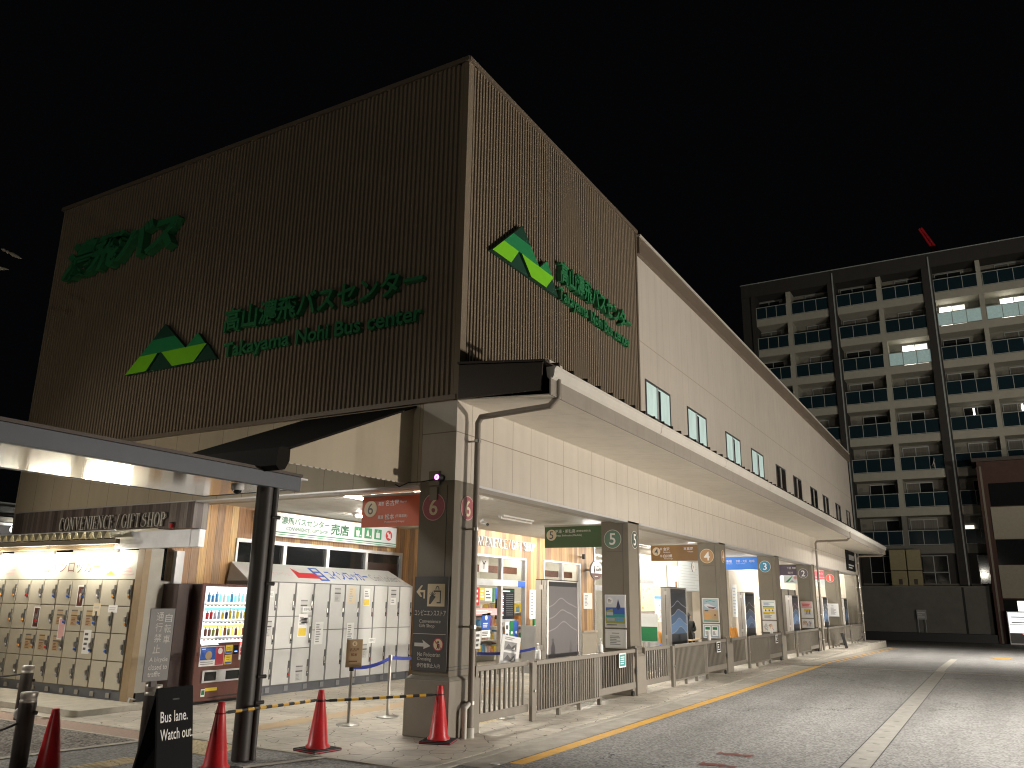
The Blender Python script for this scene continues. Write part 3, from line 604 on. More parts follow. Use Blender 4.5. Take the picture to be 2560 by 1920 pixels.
# the shop entrance and the window beside it
def glazed(name, x0, x1, z0, z1, mull, trans=None):
    F = FY(4.3); b = MB()
    b.fb(F, x0, x1, z1-.05, z1, -.08, .03, 'alu')
    for xa in (x0, x1-.06): b.fb(F, xa, xa+.06, z0, z1-.05, -.08, .03, 'alu')
    b.fb(F, mull-.04, mull+.04, z0, z1-.05, -.08, .03, 'alu')
    if trans: b.fb(F, x0+.06, x1-.06, trans[0], trans[1], -.09, .05, 'alu')
    else: b.fb(F, x0+.06, x1-.06, z0, z0+.3, -.08, .02, 'alu')
    o = b.build(name, T); b = MB(); b.fb(F, x0+.06, mull-.04, z0+.01, z1-.05, -.03, -.022, 'glass'); b.fb(F, mull+.04, x1-.06, z0+.01, z1-.05, -.03, -.022, 'glass'); b.build('pane', o)
    # the brown frieze with a cafe emblem inside the glass
    b = MB(); b.fb(F, x0, x1, 2.37, 2.54, -.28, -.26, 'brown'); b.fb(F, mull-.62, mull-.20, 2.37, 2.75, -.262, -.255, 'paper') if trans else b.fb(F, mull+.28, mull+.62, 2.36, 2.60, -.262, -.255, 'paper')
    a = mull-.41 if trans else mull+.45; b.text(F, 'Y', a, 2.44, .2, 'black', c=-.25, bold=.01, al='c'); b.build('frieze', o); return o
en = glazed('shop_entrance', 7.0, 9.72, 0, 2.77, 8.49, (2.05, 2.20)); wn = glazed('shop_window', 10.68, 13.02, .02, 2.79, 11.83)
F = FY(4.3); b = MB(); b.fb(F, 9.25, 9.62, 2.04, 2.19, .05, .056, 'blue'); b.build('sticker', en)
for (x0, x1, z0, z1, m) in ((7.66, 8.05, 1.05, 1.42, 'blue'), (7.66, 8.05, .86, 1.03, 'paper'), (7.40, 7.62, .62, 1.0, 'paper'), (7.30, 7.52, 1.6, 2.0, 'red'), (7.55, 7.75, 1.72, 1.98, 'yellow'), (7.78, 8.1, 1.70, 1.98, 'paper'), (8.12, 8.22, 1.66, 2.0, 'green'), (8.24, 8.34, 1.74, 2.0, 'blue'), (7.3, 8.35, 1.36, 1.52, 'pink'),
        (8.98, 9.18, .52, 1.22, 'green'), (9.19, 9.40, .52, 1.22, 'blue'), (8.75, 8.95, .55, 1.2, 'paper'), (9.0, 9.4, .3, .5, 'paper')):
    b = MB(); b.fb(F, x0, x1, z0, z1, -.02, -.015, m)
    if x0 in (8.98, 9.19):
        for k in range(3): b.disc(F, (x0+x1)/2, .66+.14*k, .04, -.0145, -.014, 'paper', n=10)
    if m == 'blue' and x0 == 7.66: b.disc(F, 7.86, 1.31, .06, -.0145, -.014, 'paper', n=14); b.dashes(F, 7.72, 7.98, 1.08, 1.2, 3, 'paper', -.014)
    if m in ('paper', 'red', 'yellow', 'pink'): b.dashes(F, x0+.03, x1-.03, z0+.03, z1-.03, 3, 'dgrey' if m == 'paper' else 'paper', -.014)
    b.build('sticker', en)
b = MB(); b.fb(F, 8.56, 9.42, 1.26, 2.0, -.20, -.15, 'screen'); b.fb(F, 8.56, 9.42, 1.18, 1.26, -.20, -.14, 'white_plastic')
b.fb(F, 8.62, 9.38, 1.93, 1.98, -.149, -.148, 'green'); b.dashes(F, 8.72, 9.3, 1.90, 1.97, 1, 'screen_text', -.147)
for k in range(11): z = 1.86-k*.05; b.rect(F, 8.70, 8.76, z-.014, z+.014, 'screen_text', -.148); b.rect(F, 8.80, 8.88, z-.016, z+.016, 'screen_text' if k % 3 else 'screen_red', -.148); b.rect(F, 9.0, 9.36, z-.006, z+.006, 'grey', -.148)
b.build('display_screen', en)
# shop interior
b = MB(); b.box(6.98, 15.0, 9.0, 9.1, 0, 3.34, 'shop_wall'); b.box(6.97, 7.05, 6.0, 9.0, 0, 3.34, 'shop_wall'); b.box(14.95, 15.1, 4.42, 9.1, 0, 3.34, 'shop_wall')
cl = ['red', 'yellow', 'paper', 'sky', 'green', 'pink', 'orange', 'tan']
for rx in (7.6, 9.4, 11.2, 13.0):
    for k in range(4):
        b.box(rx, rx+1.5, 6.6, 7.0, .2+.38*k, .23+.38*k, 'white')
        for q in range(9): b.box(rx+.03+.162*q, rx+.16+.162*q, 6.62, 6.9, .232+.38*k, .232+.38*k+random.uniform(.14, .27), random.choice(cl))
    b.box(rx, rx+1.5, 7.0, 7.03, .0, 1.7, 'white')
b.build('shop_interior', T)
b = MB()
for y in (5.3, 7.4):
    for x in (8.0, 11.3, 13.6): b.box(x, x+1.4, y, y+.25, 3.30, 3.344, 'shop_lamp')
b.build('shop_ceiling_light', T)
# glass of the cafe corner
b = MB(); b.box(13.97, 15.1, 4.32, 4.34, .0, 3.34, 'glass'); b.box(13.97, 15.1, 4.28, 4.35, 2.05, 2.2, 'alu'); b.box(13.97, 14.03, 4.27, 4.36, 0, 3.34, 'alu'); b.box(15.0, 15.1, 4.27, 4.36, 0, 3.34, 'alu'); b.build('shop_window', T)
# flush ceiling tubes; extra lit ones added out of sight to brighten the bays
tubes = [((1.3, 2.6), 1), ((3.9, 4.6), 1), ((1.45, 1.35), 1), ((9.6, 2.6), 1), ((5.35, 2.1), 0), ((8.3, 1.7), 1), ((17.2, 3.0), 1), ((13.6, 2.6), 0), ((20.0, 2.6), 1), ((22.2, 1.6), 0), ((28.3, 2.2), 1), ((34.5, 1.8), 1), ((28.0, 1.4), 1), ((31.0, 2.4), 1), ((21.2, 1.4), 1), ((14.8, 1.4), 1), ((36.9, 1.4), 1)]
def ceil_light(x, y, on):
    t = thing('ceiling_light', 'lit fluorescent batten on the concourse ceiling' if on else 'unlit fluorescent batten on the concourse ceiling', 'light', (x, y, 3.345), 0, 'fluorescent battens on the concourse ceiling')
    b = MB(); b.box(-.62, .62, -.075, .075, -.035, 0, 'white_plastic'); b.box(-.64, -.60, -.03, .03, -.085, -.03, 'white_plastic'); b.box(.60, .64, -.03, .03, -.085, -.03, 'white_plastic'); b.build('housing', t, bev=.006)
    b = MB(); b.cyl((-.6, 0, -.062), (.6, 0, -.062), .02, n=10, m=('light_tube_bright' if x > 6.5 or y < 1.5 else 'light_tube') if on else 'white'); b.build('tube', t)
    return t
for (x, y), on in tubes: ceil_light(x, y, on)
# ================================================================ raised letters on the tower
def logo(name, F, a, bz, k, label):
    b = MB(); P = lambda q: [(a+u*k, bz+v*k) for u, v in q]; ex = .13
    b.prism(F, P([(.676, .58), (.99, .85), (1.309, .58)]), .04, ex, 'green_dark'); b.prism(F, P([(.361, .31), (.676, .58), (1.309, .58), (1.628, .31)]), .04, ex, 'green_mid', 'green_dark')
    b.prism(F, P([(0, 0), (.361, .31), (.872, .31), (.61, 0)]), .04, ex, 'green_lime', 'green_dark'); b.prism(F, P([(.98, .31), (1.63, .31), (1.64, .30), (1.652, .31), (2.155, .31), (2.195, .30), (1.9, 0), (1.33, 0)]), .04, ex, 'green_lime', 'green_dark')
    b.prism(F, P([(1.652, .31), (1.93, .54), (2.155, .31)]), .04, ex, 'green_mid', 'green_dark'); b.prism(F, P([(.61, 0), (.92, .365), (1.33, 0)]), .04, ex-.05, 'green_dark'); b.prism(F, P([(1.9, 0), (2.19, .295), (2.46, 0)]), .04, ex-.03, 'green_dark')
    o = b.build(name, T, label=label); return o
def letters(F, t, a, z, h, w, ext, bold, m='green_letter', skew=0, label=None, c=.045, sp=1.0):
    if ' ' in t: return [letters(F, wd, a+w*u, z-(.055*h/.235 if 'y' in wd else 0), h*(1.24 if 'y' in wd else .97 if wd != 'center' else .85), w*v, ext, bold) for wd, u, v in zip(t.split(), (0, .405, .60, .755), (.37, .165, .125, .245))]
    b = MB(); b.text(F, t, a, z, h, m, w=w, c=c, ext=ext, bold=bold, skew=skew, sp=sp); return b.build('raised_letters', T, label=label)
logo('emblem', FY(0), .63, 6.91, .93, 'green mountain emblem on the lit side of the tower'); logo('emblem', FX(0), -7.445, 5.68, 1.0, 'green mountain emblem on the dark side of the tower')
letters(FY(0), '高山濃飛バスセンター', 2.93, 7.22, .42, 3.36, .10, .022); letters(FY(0), 'Takayama Nohi Bus center', 2.93, 6.89, .235, 3.30, .07, .02)
letters(FX(0), '高山濃飛バスセンター', -4.85, 6.10, .43, 4.25, .10, .022); letters(FX(0), 'Takayama Nohi Bus center', -4.83, 5.65, .26, 4.22, .07, .02)
letters(FX(0), '濃飛バス', -10.05, 8.01, .80, 3.5, .16, .04, skew=.42)
for (F, a, z, h, w, m) in ((FX(0), -8.92, 2.845, .24, 3.05, 'letter_grey'), (FY(4.3), 6.95, 2.96, .225, 3.22, 'letter_white')):
    b = MB(); serif(b, F, 'CONVENIENCE / GIFT SHOP', a, z, h, w, m, .02, .05); b.build('raised_letters', T)
# dark notice on the far end of the fascia
b = MB(); b.fb(FY(0), 34.4, 37.2, 3.42, 4.40, .002, .05, 'black_panel'); b.rect(FY(0), 35.2, 36.9, 3.95, 4.2, 'grey', .052); b.dashes(FY(0), 34.9, 36.9, 3.5, 3.75, 2, 'grey_pale', .052); tag(b.build('notice_board'), 'dark notice board high on the far end of the fascia wall', 'sign')
# ================================================================ hanging direction signs (face the camera side, hang behind the columns)
def hang(x, y1, z0, z1, m, num, numcol, rows, label, y0=.62):
    t = thing('hanging_sign', label, 'sign', (x, (y0+y1)/2, z0), 0, 'direction signs hung across the bays', world=True); F = FX(x)
    b = MB(); b.fb(F, -y1, -y0, z0, z1, -.05, 0, m); b.build('panel', t, bev=.003)
    b = MB(); b.fb(F, -y1-.01, -y0+.01, z1, z1+.035, -.06, .01, 'gutter'); b.build('top_rail', t)
    b = MB(); h = z1-z0
    if num: b.disc(F, -y1+.16*h/.43, z1-.17*h/.43, .115*h/.43, .002, .006, 'cream_sign'); b.text(F, num, -y1+.16*h/.43, z1-.25*h/.43, .16*h/.43, numcol, c=.008, al='c', bold=.005)
    for (t_, a, bb, hh, w) in rows: b.text(F, t_, -y1+a, z0+bb, hh, 'letter_white', w=w, c=.003, bold=.008)
    b.build('lettering', t); return t
hang(.30, 1.86, 2.72, 3.165, 'hang_orange', '6', 'dgrey', [('高速', .31, .31, .055, .10), ('名古屋', .44, .30, .085, .25), ('Nagoya', .71, .33, .04, .12), ('高速', .31, .115, .055, .10), ('松本', .44, .10, .085, .17), ('(平湯温泉)', .63, .12, .05, .22), ('Matsumoto(Hirayu)', .44, .05, .035, .36)], 'orange hanging sign 6 listing two highway destinations')
hang(6.42, 2.0, 2.80, 3.235, 'hang_green', '5', 'dgrey', [('平湯・新穂高', .25, .30, .075, .47), ('(奥飛騨温泉郷方面)', .74, .31, .045, .34), ('Hirayu Shinhotaka (Okuhida)', .25, .22, .05, .62)], 'olive green hanging sign 5 beside the fifth column disc')
hang(12.78, 2.0, 2.83, 3.255, 'hang_brown', '4', 'dgrey', [('高速', .27, .29, .07, .06), ('金沢', .36, .28, .085, .18), ('Kanazawa', .36, .225, .03, .2), ('高速', .95, .29, .07, .06), ('高岡', 1.03, .28, .085, .17), ('Takaoka', 1.05, .225, .03, .16), ('特急', .27, .10, .07, .06), ('白川郷', .36, .09, .085, .25), ('Shirakawago', .38, .04, .03, .25)], 'brown hanging sign 4 above the waiting area')
hang(19.2, 1.72, 2.84, 3.265, 'hang_blue', None, None, [('新宿', .04, .24, .09, .18), ('京都・大阪', .36, .24, .09, .38), ('岐阜', .82, .24, .09, .18), ('Shinjuku', .04, .18, .035, .2), ('Kyoto Osaka', .38, .18, .035, .3)], 'bright blue hanging sign next to disc 3')
hang(25.55, 1.5, 2.86, 3.28, 'hang_purple', None, None, [('下呂', .50, .25, .08, .16), ('飛騨', .70, .25, .08, .14), ('古川', .52, .07, .08, .2)], 'purple hanging sign next to disc 2')
hang(31.85, 1.3, 2.89, 3.285, 'hang_red', None, None, [('高山', .40, .22, .1, .2), ('Takayama', .24, .06, .06, .42)], 'pink red hanging sign next to disc 1')
t = thing('hanging_board', 'white board with green mountain emblem hung under the purple sign', 'sign', (25.5, .9, 2.55), world=True); F = FX(25.5)
b = MB(); b.fb(F, -1.14, -.62, 2.55, 2.845, -.03, 0, 'sign_lit'); b.build('panel', t)
b = MB(); b.prism(F, [(-1.08, 2.6), (-.82, 2.83), (-.79, 2.83), (-.88, 2.7), (-.98, 2.6)], .001, .004, 'green_mid'); b.prism(F, [(-.92, 2.6), (-.82, 2.68), (-.74, 2.6)], .001, .004, 'grey'); b.disc(F, -.69, 2.77, .07, .001, .004, 'pink', n=16); b.build('emblem', t)
tag((lambda b: b.fb(FX(31.8), -1.15, -.6, 2.56, 2.87, -.03, 0, 'sign_lit').build('hanging_board'))(MB()), 'blank white board hung under the pink red sign', 'sign')
# ================================================================ guide panel of the corner column
t = thing('guide_panel', 'tall dark guide panel on the corner column with shopping bag and no pedestrian pictograms', 'sign', (-.01, .3, .8), world=True); F = FX(-.004)
b = MB(); b.fb(F, -.585, -.03, .80, 2.0, 0, .018, 'sign_dark'); b.build('panel', t, bev=.003)
F = FX(-.023); b = MB(); g = 'letter_grey'
b.prism(F, [(-.548, 1.80), (-.475, 1.885), (-.445, 1.885), (-.49, 1.825), (-.405, 1.825), (-.405, 1.715), (-.43, 1.715), (-.43, 1.795), (-.49, 1.795), (-.452, 1.735), (-.48, 1.735)], 0, .002, 'cream_sign')
b.fb(F, -.365, -.085, 1.615, 1.905, 0, .002, 'cream_sign'); D = 'sign_dark'
b.prism(F, [(-.145, 1.655), (-.145, 1.82), (-.265, 1.82), (-.265, 1.80), (-.162, 1.80), (-.162, 1.672), (-.21, 1.672), (-.21, 1.655)], .002, .004, D)
for k in range(10):
    a0, a1 = math.pi*k/10, math.pi*(k+1)/10; b.prism(F, [(-.205+.03*math.cos(a0), 1.83+.05*math.sin(a0)), (-.205+.03*math.cos(a1), 1.83+.05*math.sin(a1)), (-.205+.02*math.cos(a1), 1.83+.038*math.sin(a1)), (-.205+.02*math.cos(a0), 1.83+.038*math.sin(a0))], .002, .004, D)
b.prism(F, [(-.335, 1.645), (-.255, 1.645), (-.235, 1.69), (-.235, 1.745), (-.30, 1.76), (-.325, 1.735)], .002, .004, D)
for k in range(5): a0 = R(35+28*k); b.prism(F, [(-.285+.01*math.cos(a0), 1.75), (-.285+.06*math.cos(a0), 1.75+.055*math.sin(a0)), (-.275+.06*math.cos(a0), 1.75+.055*math.sin(a0)), (-.275+.01*math.cos(a0), 1.75)], .004, .005, D)
b.prism(F, [(-.31, 1.64), (-.225, 1.74), (-.215, 1.74), (-.25, 1.64)], .005, .006, 'cream_sign')
b.text(F, 'コンビニエンスストア', -.56, 1.495, .075, g, w=.505, c=.002, bold=.008); b.text(F, 'Convenience', -.482, 1.405, .045, g, w=.345, c=.002); b.text(F, 'Gift Shop', -.482, 1.335, .055, g, w=.25, c=.002)
b.fb(F, -.572, -.05, 1.262, 1.268, 0, .002, g); b.prism(F, [(-.545, 1.105), (-.395, 1.105), (-.395, 1.075), (-.285, 1.115), (-.42, 1.19), (-.40, 1.15), (-.545, 1.15)], 0, .002, 'letter_grey')
b.disc(F, -.165, 1.138, .083, 0, .002, 'crimson'); b.disc(F, -.165, 1.138, .070, .002, .003, 'cream_sign')
for pl in ([(-.175, 1.10), (-.155, 1.10), (-.148, 1.15), (-.182, 1.15)], [(-.19, 1.08), (-.178, 1.08), (-.16, 1.12), (-.172, 1.12)], [(-.15, 1.08), (-.138, 1.08), (-.155, 1.12), (-.168, 1.12)], [(-.205, 1.155), (-.13, 1.125), (-.13, 1.135), (-.205, 1.165)]): b.prism(F, pl, .003, .004, 'black')
b.disc(F, -.164, 1.168, .014, .003, .004, 'black', n=12); b.prism(F, [(-.22, 1.185), (-.212, 1.193), (-.11, 1.091), (-.118, 1.083)], .004, .005, 'crimson')
b.text(F, 'No Pedestrian', -.49, .985, .05, g, w=.365, c=.002); b.text(F, 'Crossing', -.49, .92, .055, g, w=.22, c=.002); b.text(F, '歩行者禁止入内', -.492, .845, .055, g, w=.365, c=.002, bold=.008)
b.build('pictograms', t)
# ================================================================ poster frames on the columns
def frame(F, a0, a1, z0, z1, art, label, fm='white_plastic'):
    c = F.p((a0+a1)/2, z0, 0); t = thing('poster_frame', label, 'poster', c, world=True)
    b = MB(); b.fb(F, a0, a1, z0, z1, .002, .022, fm); b.build('frame', t, bev=.012)
    b = MB(); b.fb(F, a0+.025, a1-.025, z0+.025, z1-.025, .02, .0235, 'paper'); art(b, F, a0+.025, a1-.025, z0+.025, z1-.025, .0245); b.build('poster', t); return t
def art_coast(b, F, a0, a1, z0, z1, c):
    w, h = a1-a0, z1-z0; b.rect(F, a0, a1, z1-.62*h, z1, 'lilac', c); b.rect(F, a0, a1, z0+.30*h, z0+.62*h, 'blue', c+.0005); b.rect(F, a0, a1, z0+.30*h, z0+.40*h, 'teal', c+.001)
    b.prism(F, [(a0, z0+.5*h), (a0+.35*w, z0+.58*h), (a0+.4*w, z0+.4*h), (a0, z0+.38*h)], c, c+.0016, 'olive'); b.disc(F, a0+.22*w, z0+.84*h, .16*w, c, c+.002, 'paper', n=20); b.dashes(F, a0+.12*w, a0+.34*w, z0+.78*h, z0+.9*h, 3, 'dgrey', c+.0025)
    b.prism(F, [(a0+.56*w, z0+.62*h), (a0+.60*w, z0+.74*h), (a0+.66*w, z0+.9*h), (a0+.72*w, z0+.76*h), (a0+.78*w, z0+.62*h), (a0+.70*w, z0+.55*h), (a0+.62*w, z0+.55*h)], c, c+.002, 'navy')
    b.rect(F, a0+.05*w, a0+.38*w, z0+.36*h, z0+.46*h, 'paleblue', c+.002); b.rect(F, a0, a1, z0, z0+.30*h, 'olive', c+.0005); b.rect(F, a0+.06*w, a0+.46*w, z0+.18*h, z0+.27*h, 'mist', c+.001); b.rect(F, a0+.54*w, a0+.94*w, z0+.18*h, z0+.27*h, 'sky', c+.001); b.rect(F, a0, a1, z0, z0+.10*h, 'grey_pale', c+.001); b.dashes(F, a0+.06*w, a0+.94*w, z0+.02*h, z0+.08*h, 1, 'dgrey', c+.002)
def art_town(b, F, a0, a1, z0, z1, c):
    w, h = a1-a0, z1-z0; b.rect(F, a0, a1, z0, z1, 'mist', c); b.rect(F, a0, a1, z0+.06*h, z0+.52*h, 'tan', c+.0006); b.rect(F, a0, a1, z0, z0+.06*h, 'teal', c+.001); b.prism(F, [(a0+.2*w, z0+.90*h), (a0+.5*w, z0+.95*h), (a0+.8*w, z0+.90*h), (a0+.8*w, z0+.87*h), (a0+.5*w, z0+.92*h), (a0+.2*w, z0+.87*h)], c, c+.0015, 'teal')
    b.prism(F, [(a0+.05*w, z0+.74*h), (a0+.3*w, z0+.8*h), (a0+.95*w, z0+.62*h), (a0+.7*w, z0+.54*h), (a0+.2*w, z0+.64*h)], c, c+.0018, 'lilac'); b.prism(F, [(a0+.25*w, z0+.68*h), (a0+.9*w, z0+.64*h), (a0+.7*w, z0+.56*h), (a0+.4*w, z0+.6*h)], c, c+.0024, 'brown')
    b.rect(F, a0+.1*w, a0+.35*w, z0+.46*h, z0+.52*h, 'dgrey', c+.002); b.disc(F, a0+.78*w, z0+.3*h, .06*w, c, c+.002, 'brown', n=12); b.dashes(F, a0+.1*w, a0+.6*w, z0+.1*h, z0+.4*h, 5, 'orange', c+.002)
def art_yellow(b, F, a0, a1, z0, z1, c):
    w, h = a1-a0, z1-z0; b.rect(F, a0+.05*w, a1-.05*w, z0+.30*h, z0+.66*h, 'yellow', c); b.rect(F, a0+.05*w, a1-.05*w, z0+.66*h, z0+.70*h, 'green', c+.0004); b.rect(F, a0+.05*w, a0+.55*w, z0+.26*h, z0+.30*h, 'olive', c+.0004); b.rect(F, a0+.05*w, a1-.05*w, z0+.40*h, z0+.56*h, 'paper', c+.0008)
    for q in (.2, .48, .76): b.rect(F, a0+q*w, a0+(q+.1)*w, z0+.43*h, z0+.53*h, 'dgrey', c+.0012)
    b.rect(F, a0+.05*w, a1-.05*w, z0+.92*h, z0+.95*h, 'teal', c+.0008); b.dashes(F, a0+.1*w, a0+.7*w, z0+.75*h, z0+.9*h, 3, 'blue', c+.0008); b.dashes(F, a0+.1*w, a0+.9*w, z0+.05*h, z0+.24*h, 3, 'grey', c+.0008)
def art_red(b, F, a0, a1, z0, z1, c):
    w, h = a1-a0, z1-z0; b.rect(F, a0, a1, z0+.60*h, z1, 'pink', c); b.dashes(F, a0+.1*w, a0+.9*w, z0+.70*h, z0+.92*h, 2, 'red', c+.0008); b.rect(F, a0+.25*w, a0+.85*w, z0+.16*h, z0+.55*h, 'lilac', c+.0004); b.rect(F, a0+.25*w, a0+.85*w, z0+.38*h, z0+.55*h, 'yellow', c+.0008)
    for q in (.4, .55, .7): b.rect(F, a0+q*w, a0+(q+.06)*w, z0+.22*h, z0+.46*h, 'brown', c+.0012)
def art_text(n, m='grey'):
    def f(b, F, a0, a1, z0, z1, c):
        w, h = a1-a0, z1-z0; b.dashes(F, a0+.3*w, a0+.7*w, z0+.80*h, z0+.9*h, 1, m, c); b.dashes(F, a0+.2*w, a0+.78*w, z0+.12*h, z0+.72*h, n, m, c)
    return f
def art_two(b, F, a0, a1, z0, z1, c):
    w, h = a1-a0, z1-z0; b.rect(F, a0, a1, z0, z1, 'mist', c)
    for q in (.06, .54): b.rect(F, a0+q*w, a0+(q+.38)*w, z0+.12*h, z0+.9*h, 'paper', c+.0005); b.rect(F, a0+(q+.04)*w, a0+(q+.34)*w, z0+.62*h, z0+.84*h, 'green', c+.001); b.dashes(F, a0+(q+.04)*w, a0+(q+.3)*w, z0+.2*h, z0+.5*h, 4, 'dgrey', c+.001)
def art_map(b, F, a0, a1, z0, z1, c):
    for k in range(26):
        a = random.uniform(a0+.03, a1-.1); z = random.uniform(z0+.03, z1-.08); r = random.uniform(.02, .07)
        b.prism(F, [(a+r*random.uniform(.5, 1)*math.cos(q*1.05), z+r*random.uniform(.5, 1)*math.sin(q*1.05)) for q in range(6)], c, c+.0005+.0002*k, random.choice(['tan', 'grey_pale', 'yellow', 'lilac', 'paleblue', 'pink']))
FRM = [(1, 1.225, 1.85, art_coast, 'white framed poster of sea and mountains on the column of disc 5'), (1, .842, 1.195, art_text(6), 'white framed text notice low on the column of disc 5'), (2, 1.225, 1.85, art_town, 'white framed poster with tan and grey landscape on the column of disc 4'), (2, .842, 1.195, art_two, 'white framed notice with two green pictures on the column of disc 4'),
       (3, 1.225, 1.85, art_yellow, 'white framed poster with yellow bands on the column of disc 3'), (3, .842, 1.195, art_map, 'white framed pale map low on the column of disc 3'), (4, 1.225, 1.85, art_red, 'white framed poster with red heading on the column of disc 2'), (4, .842, 1.195, art_map, 'white framed grey map low on the column of disc 2'), (5, 1.225, 1.80, art_text(8), 'white framed text notice on the column of disc 1')]
for i, z0, z1, art, lb in FRM: frame(FX(XC[i]), -.52, -.07, z0, z1, art, lb)
# ================================================================ gates between the columns
def make_gate():
    t = thing('platform_gate', 'taupe metal gate and railing closing the bay left of the column with disc 5', 'gate', (.58, -.08, 0), 0, 'gates closing the bays')
    m = 'rail'
    def bars(x0, x1, y, z0, z1, p, w=.022, d=.03):
        b = MB(); n = int((x1-x0)/p)
        for i in range(1, n): x = x0+(x1-x0)*i/n; b.box(x-w/2, x+w/2, y-d/2, y+d/2, z0, z1, m)
        return b
    def panel(x0, x1, y, zb0, zb1, p, label):
        b = MB(); b.box(x0, x1, y-.025, y+.025, .775, .845, m); r_ = b.build('top_rail', t, bev=.008)
        b = MB(); b.box(x0, x1, y-.022, y+.022, zb0, zb1, m); b.build('bottom_rail', t, bev=.006)
        o = bars(x0, x1, y, zb1, .777, p).build('bars', t); return o
    panel(.02, 1.47, .06, .13, .235, .125, ''); b = MB(); b.box(.0, .045, .03, .09, .0, .85, m); b.build('post', t)
    b = MB(); b.box(1.47, 1.60, -.03, .03, 0, .82, m); b.build('post', t, bev=.006); b = MB(); b.cyl((1.53, -.05, .42), (1.53, -.03, .42), .02, n=10, m='steel'); b.build('lock', t)
    panel(1.60, 3.95, -.01, .105, .135, .083, ''); bars(1.62, 3.9, .055, .14, .775, .21, .03, .02).build('bars', t)
    for x in (2.37, 3.12, 3.93): b = MB(); b.box(x-.025, x+.025, -.03, .03, 0, .105, m); b.build('foot', t)
    panel(3.96, 5.66, .03, .13, .25, .105, ''); b = MB()
    for k in range(15): b.box(4.15+k*.1, 4.20+k*.1, .05, .058, .25, .775, m)
    b.build('bars', t); b = MB(); b.box(3.70, 3.96, -.015, .05, .10, .84, m); b.build('post', t)
    b = MB(); b.box(5.66, 5.70, -.02, .05, 0, .90, m); b.box(5.60, 5.70, -.02, .05, .862, .90, m); b.build('post', t, bev=.004); b = MB(); b.box(5.62, 5.66, -.04, -.01, .4, .5, 'alu_dark'); b.build('latch', t); b = MB(); b.cyl((5.52, .0, .05), (5.52, .04, .05), .05, n=14, m='rubber'); b.build('wheel', t)
    return t
g0 = make_gate()
for i in range(1, 6):
    dup(g0, (XC[i]+.62, -.08, 0), None, 'taupe metal gate and railing closing the bay left of the column with disc %d' % (5-i) if i < 5 else 'taupe metal gate and railing closing the last bay at the far end')
for (i, m, lb) in ((0, 'teal', 'small teal notice plate on the gate left of disc 5'), (1, 'black_panel', 'small black notice plate on the gate left of disc 4'), (2, 'black_panel', 'narrow black notice plate on the gate left of disc 3')):
    F = FY(-.095); x = XC[i]+5.55; b = MB(); b.fb(F, x-.19, x+.13, .55, .80, .0, .008, 'paper'); b.fb(F, x-.165, x+.105, .575, .775, .008, .010, m); b.dashes(F, x-.13, x+.07, .60, .75, 4, 'paper', .011); tag(b.build('notice_plate'), lb, 'notice')
# ================================================================ stainless door cabinets
def make_cabinet(wm, n):
    t = thing('door_cabinet', '', 'cabinet', (0, 0, 0), 0, 'stainless door cabinets behind the gates')
    b = MB(); b.box(0, 1.26, 0, .21, .02, 2.06, 'steel'); b.box(-.004, 0, .09, .10, .02, 2.06, 'black'); b.box(.0, 1.26, .0, .21, 2.06, 2.075, 'dark_metal'); b.build('body', t, bev=.006)
    b = MB(); b.box(.06, 1.2, -.008, -.001, .05, 1.96, wm); b.box(.06, 1.2, -.006, -.002, 1.96, 2.04, 'black')
    b.build('front_panel', t); b = MB(); b.box(.015, .05, -.02, -.001, .04, 2.06, 'steel_pale'); b.build('edge_trim', t, bev=.006); b = MB(); b.box(1.21, 1.245, -.02, -.001, .04, 2.06, 'steel_pale'); b.build('edge_trim', t, bev=.006)
    F = Fr((0, -.008, 0)); b = MB()
    for k in range(n):
        def zz(x, k=k): return 1.62-.20*k+.10*math.exp(-((x-.55-.05*k)/.22)**2)+.05*math.exp(-((x-.95)/.18)**2)*(1 if k % 2 else .3)-.05*math.cos((x-.6)*3.1)*-1
        xs = [.07+.0353*j for j in range(33)]; top = [(x, zz(x)) for x in xs]
        if wm != 'wave_a': b.prism(F, [(.07, 1.0)]+top[:]+[(xs[-1], 1.0)], .0004+.0006*k, .0006+.0006*k, ['wave_dark', 'wave_blue', 'wave_mid', 'wave_blue', 'wave_mid'][min(k, 4)])
        for j in range(32): b.prism(F, [top[j], top[j+1], (top[j+1][0], top[j+1][1]-.022), (top[j][0], top[j][1]-.022)], .0006+.0006*k, .0012+.0006*k, 'wave_line' if wm != 'wave_a' else 'wave_soft')
    b.build('wave_pattern', t)
    b = MB(); b.box(-.012, -.003, .06, .13, 1.9, 1.98, 'steel_pale'); b.build('hinge', t); b = MB(); b.box(-.012, -.003, .06, .13, .9, .98, 'steel_pale'); b.build('hinge', t)
    return t
c1 = make_cabinet('wave_a', 3); c1['label'] = 'nearest stainless door cabinet with faint wave lines behind the gate'; c1.location = (3.68, .52, 0)
c2 = make_cabinet('wave_dark', 4); c2['label'] = 'stainless door cabinet with blue wave pattern in the bay of brown sign 4'; c2.location = (9.95, .52, 0)
for x, lb in ((16.75, 'stainless door cabinet with blue wave pattern in the bay of the blue sign'), (23.6, 'stainless door cabinet with blue wave pattern beside disc 2'), (30.1, 'stainless door cabinet with blue wave pattern beside disc 1'), (36.0, 'farthest stainless door cabinet in the last bay')): dup(c2, (x, .52, 0), None, lb)
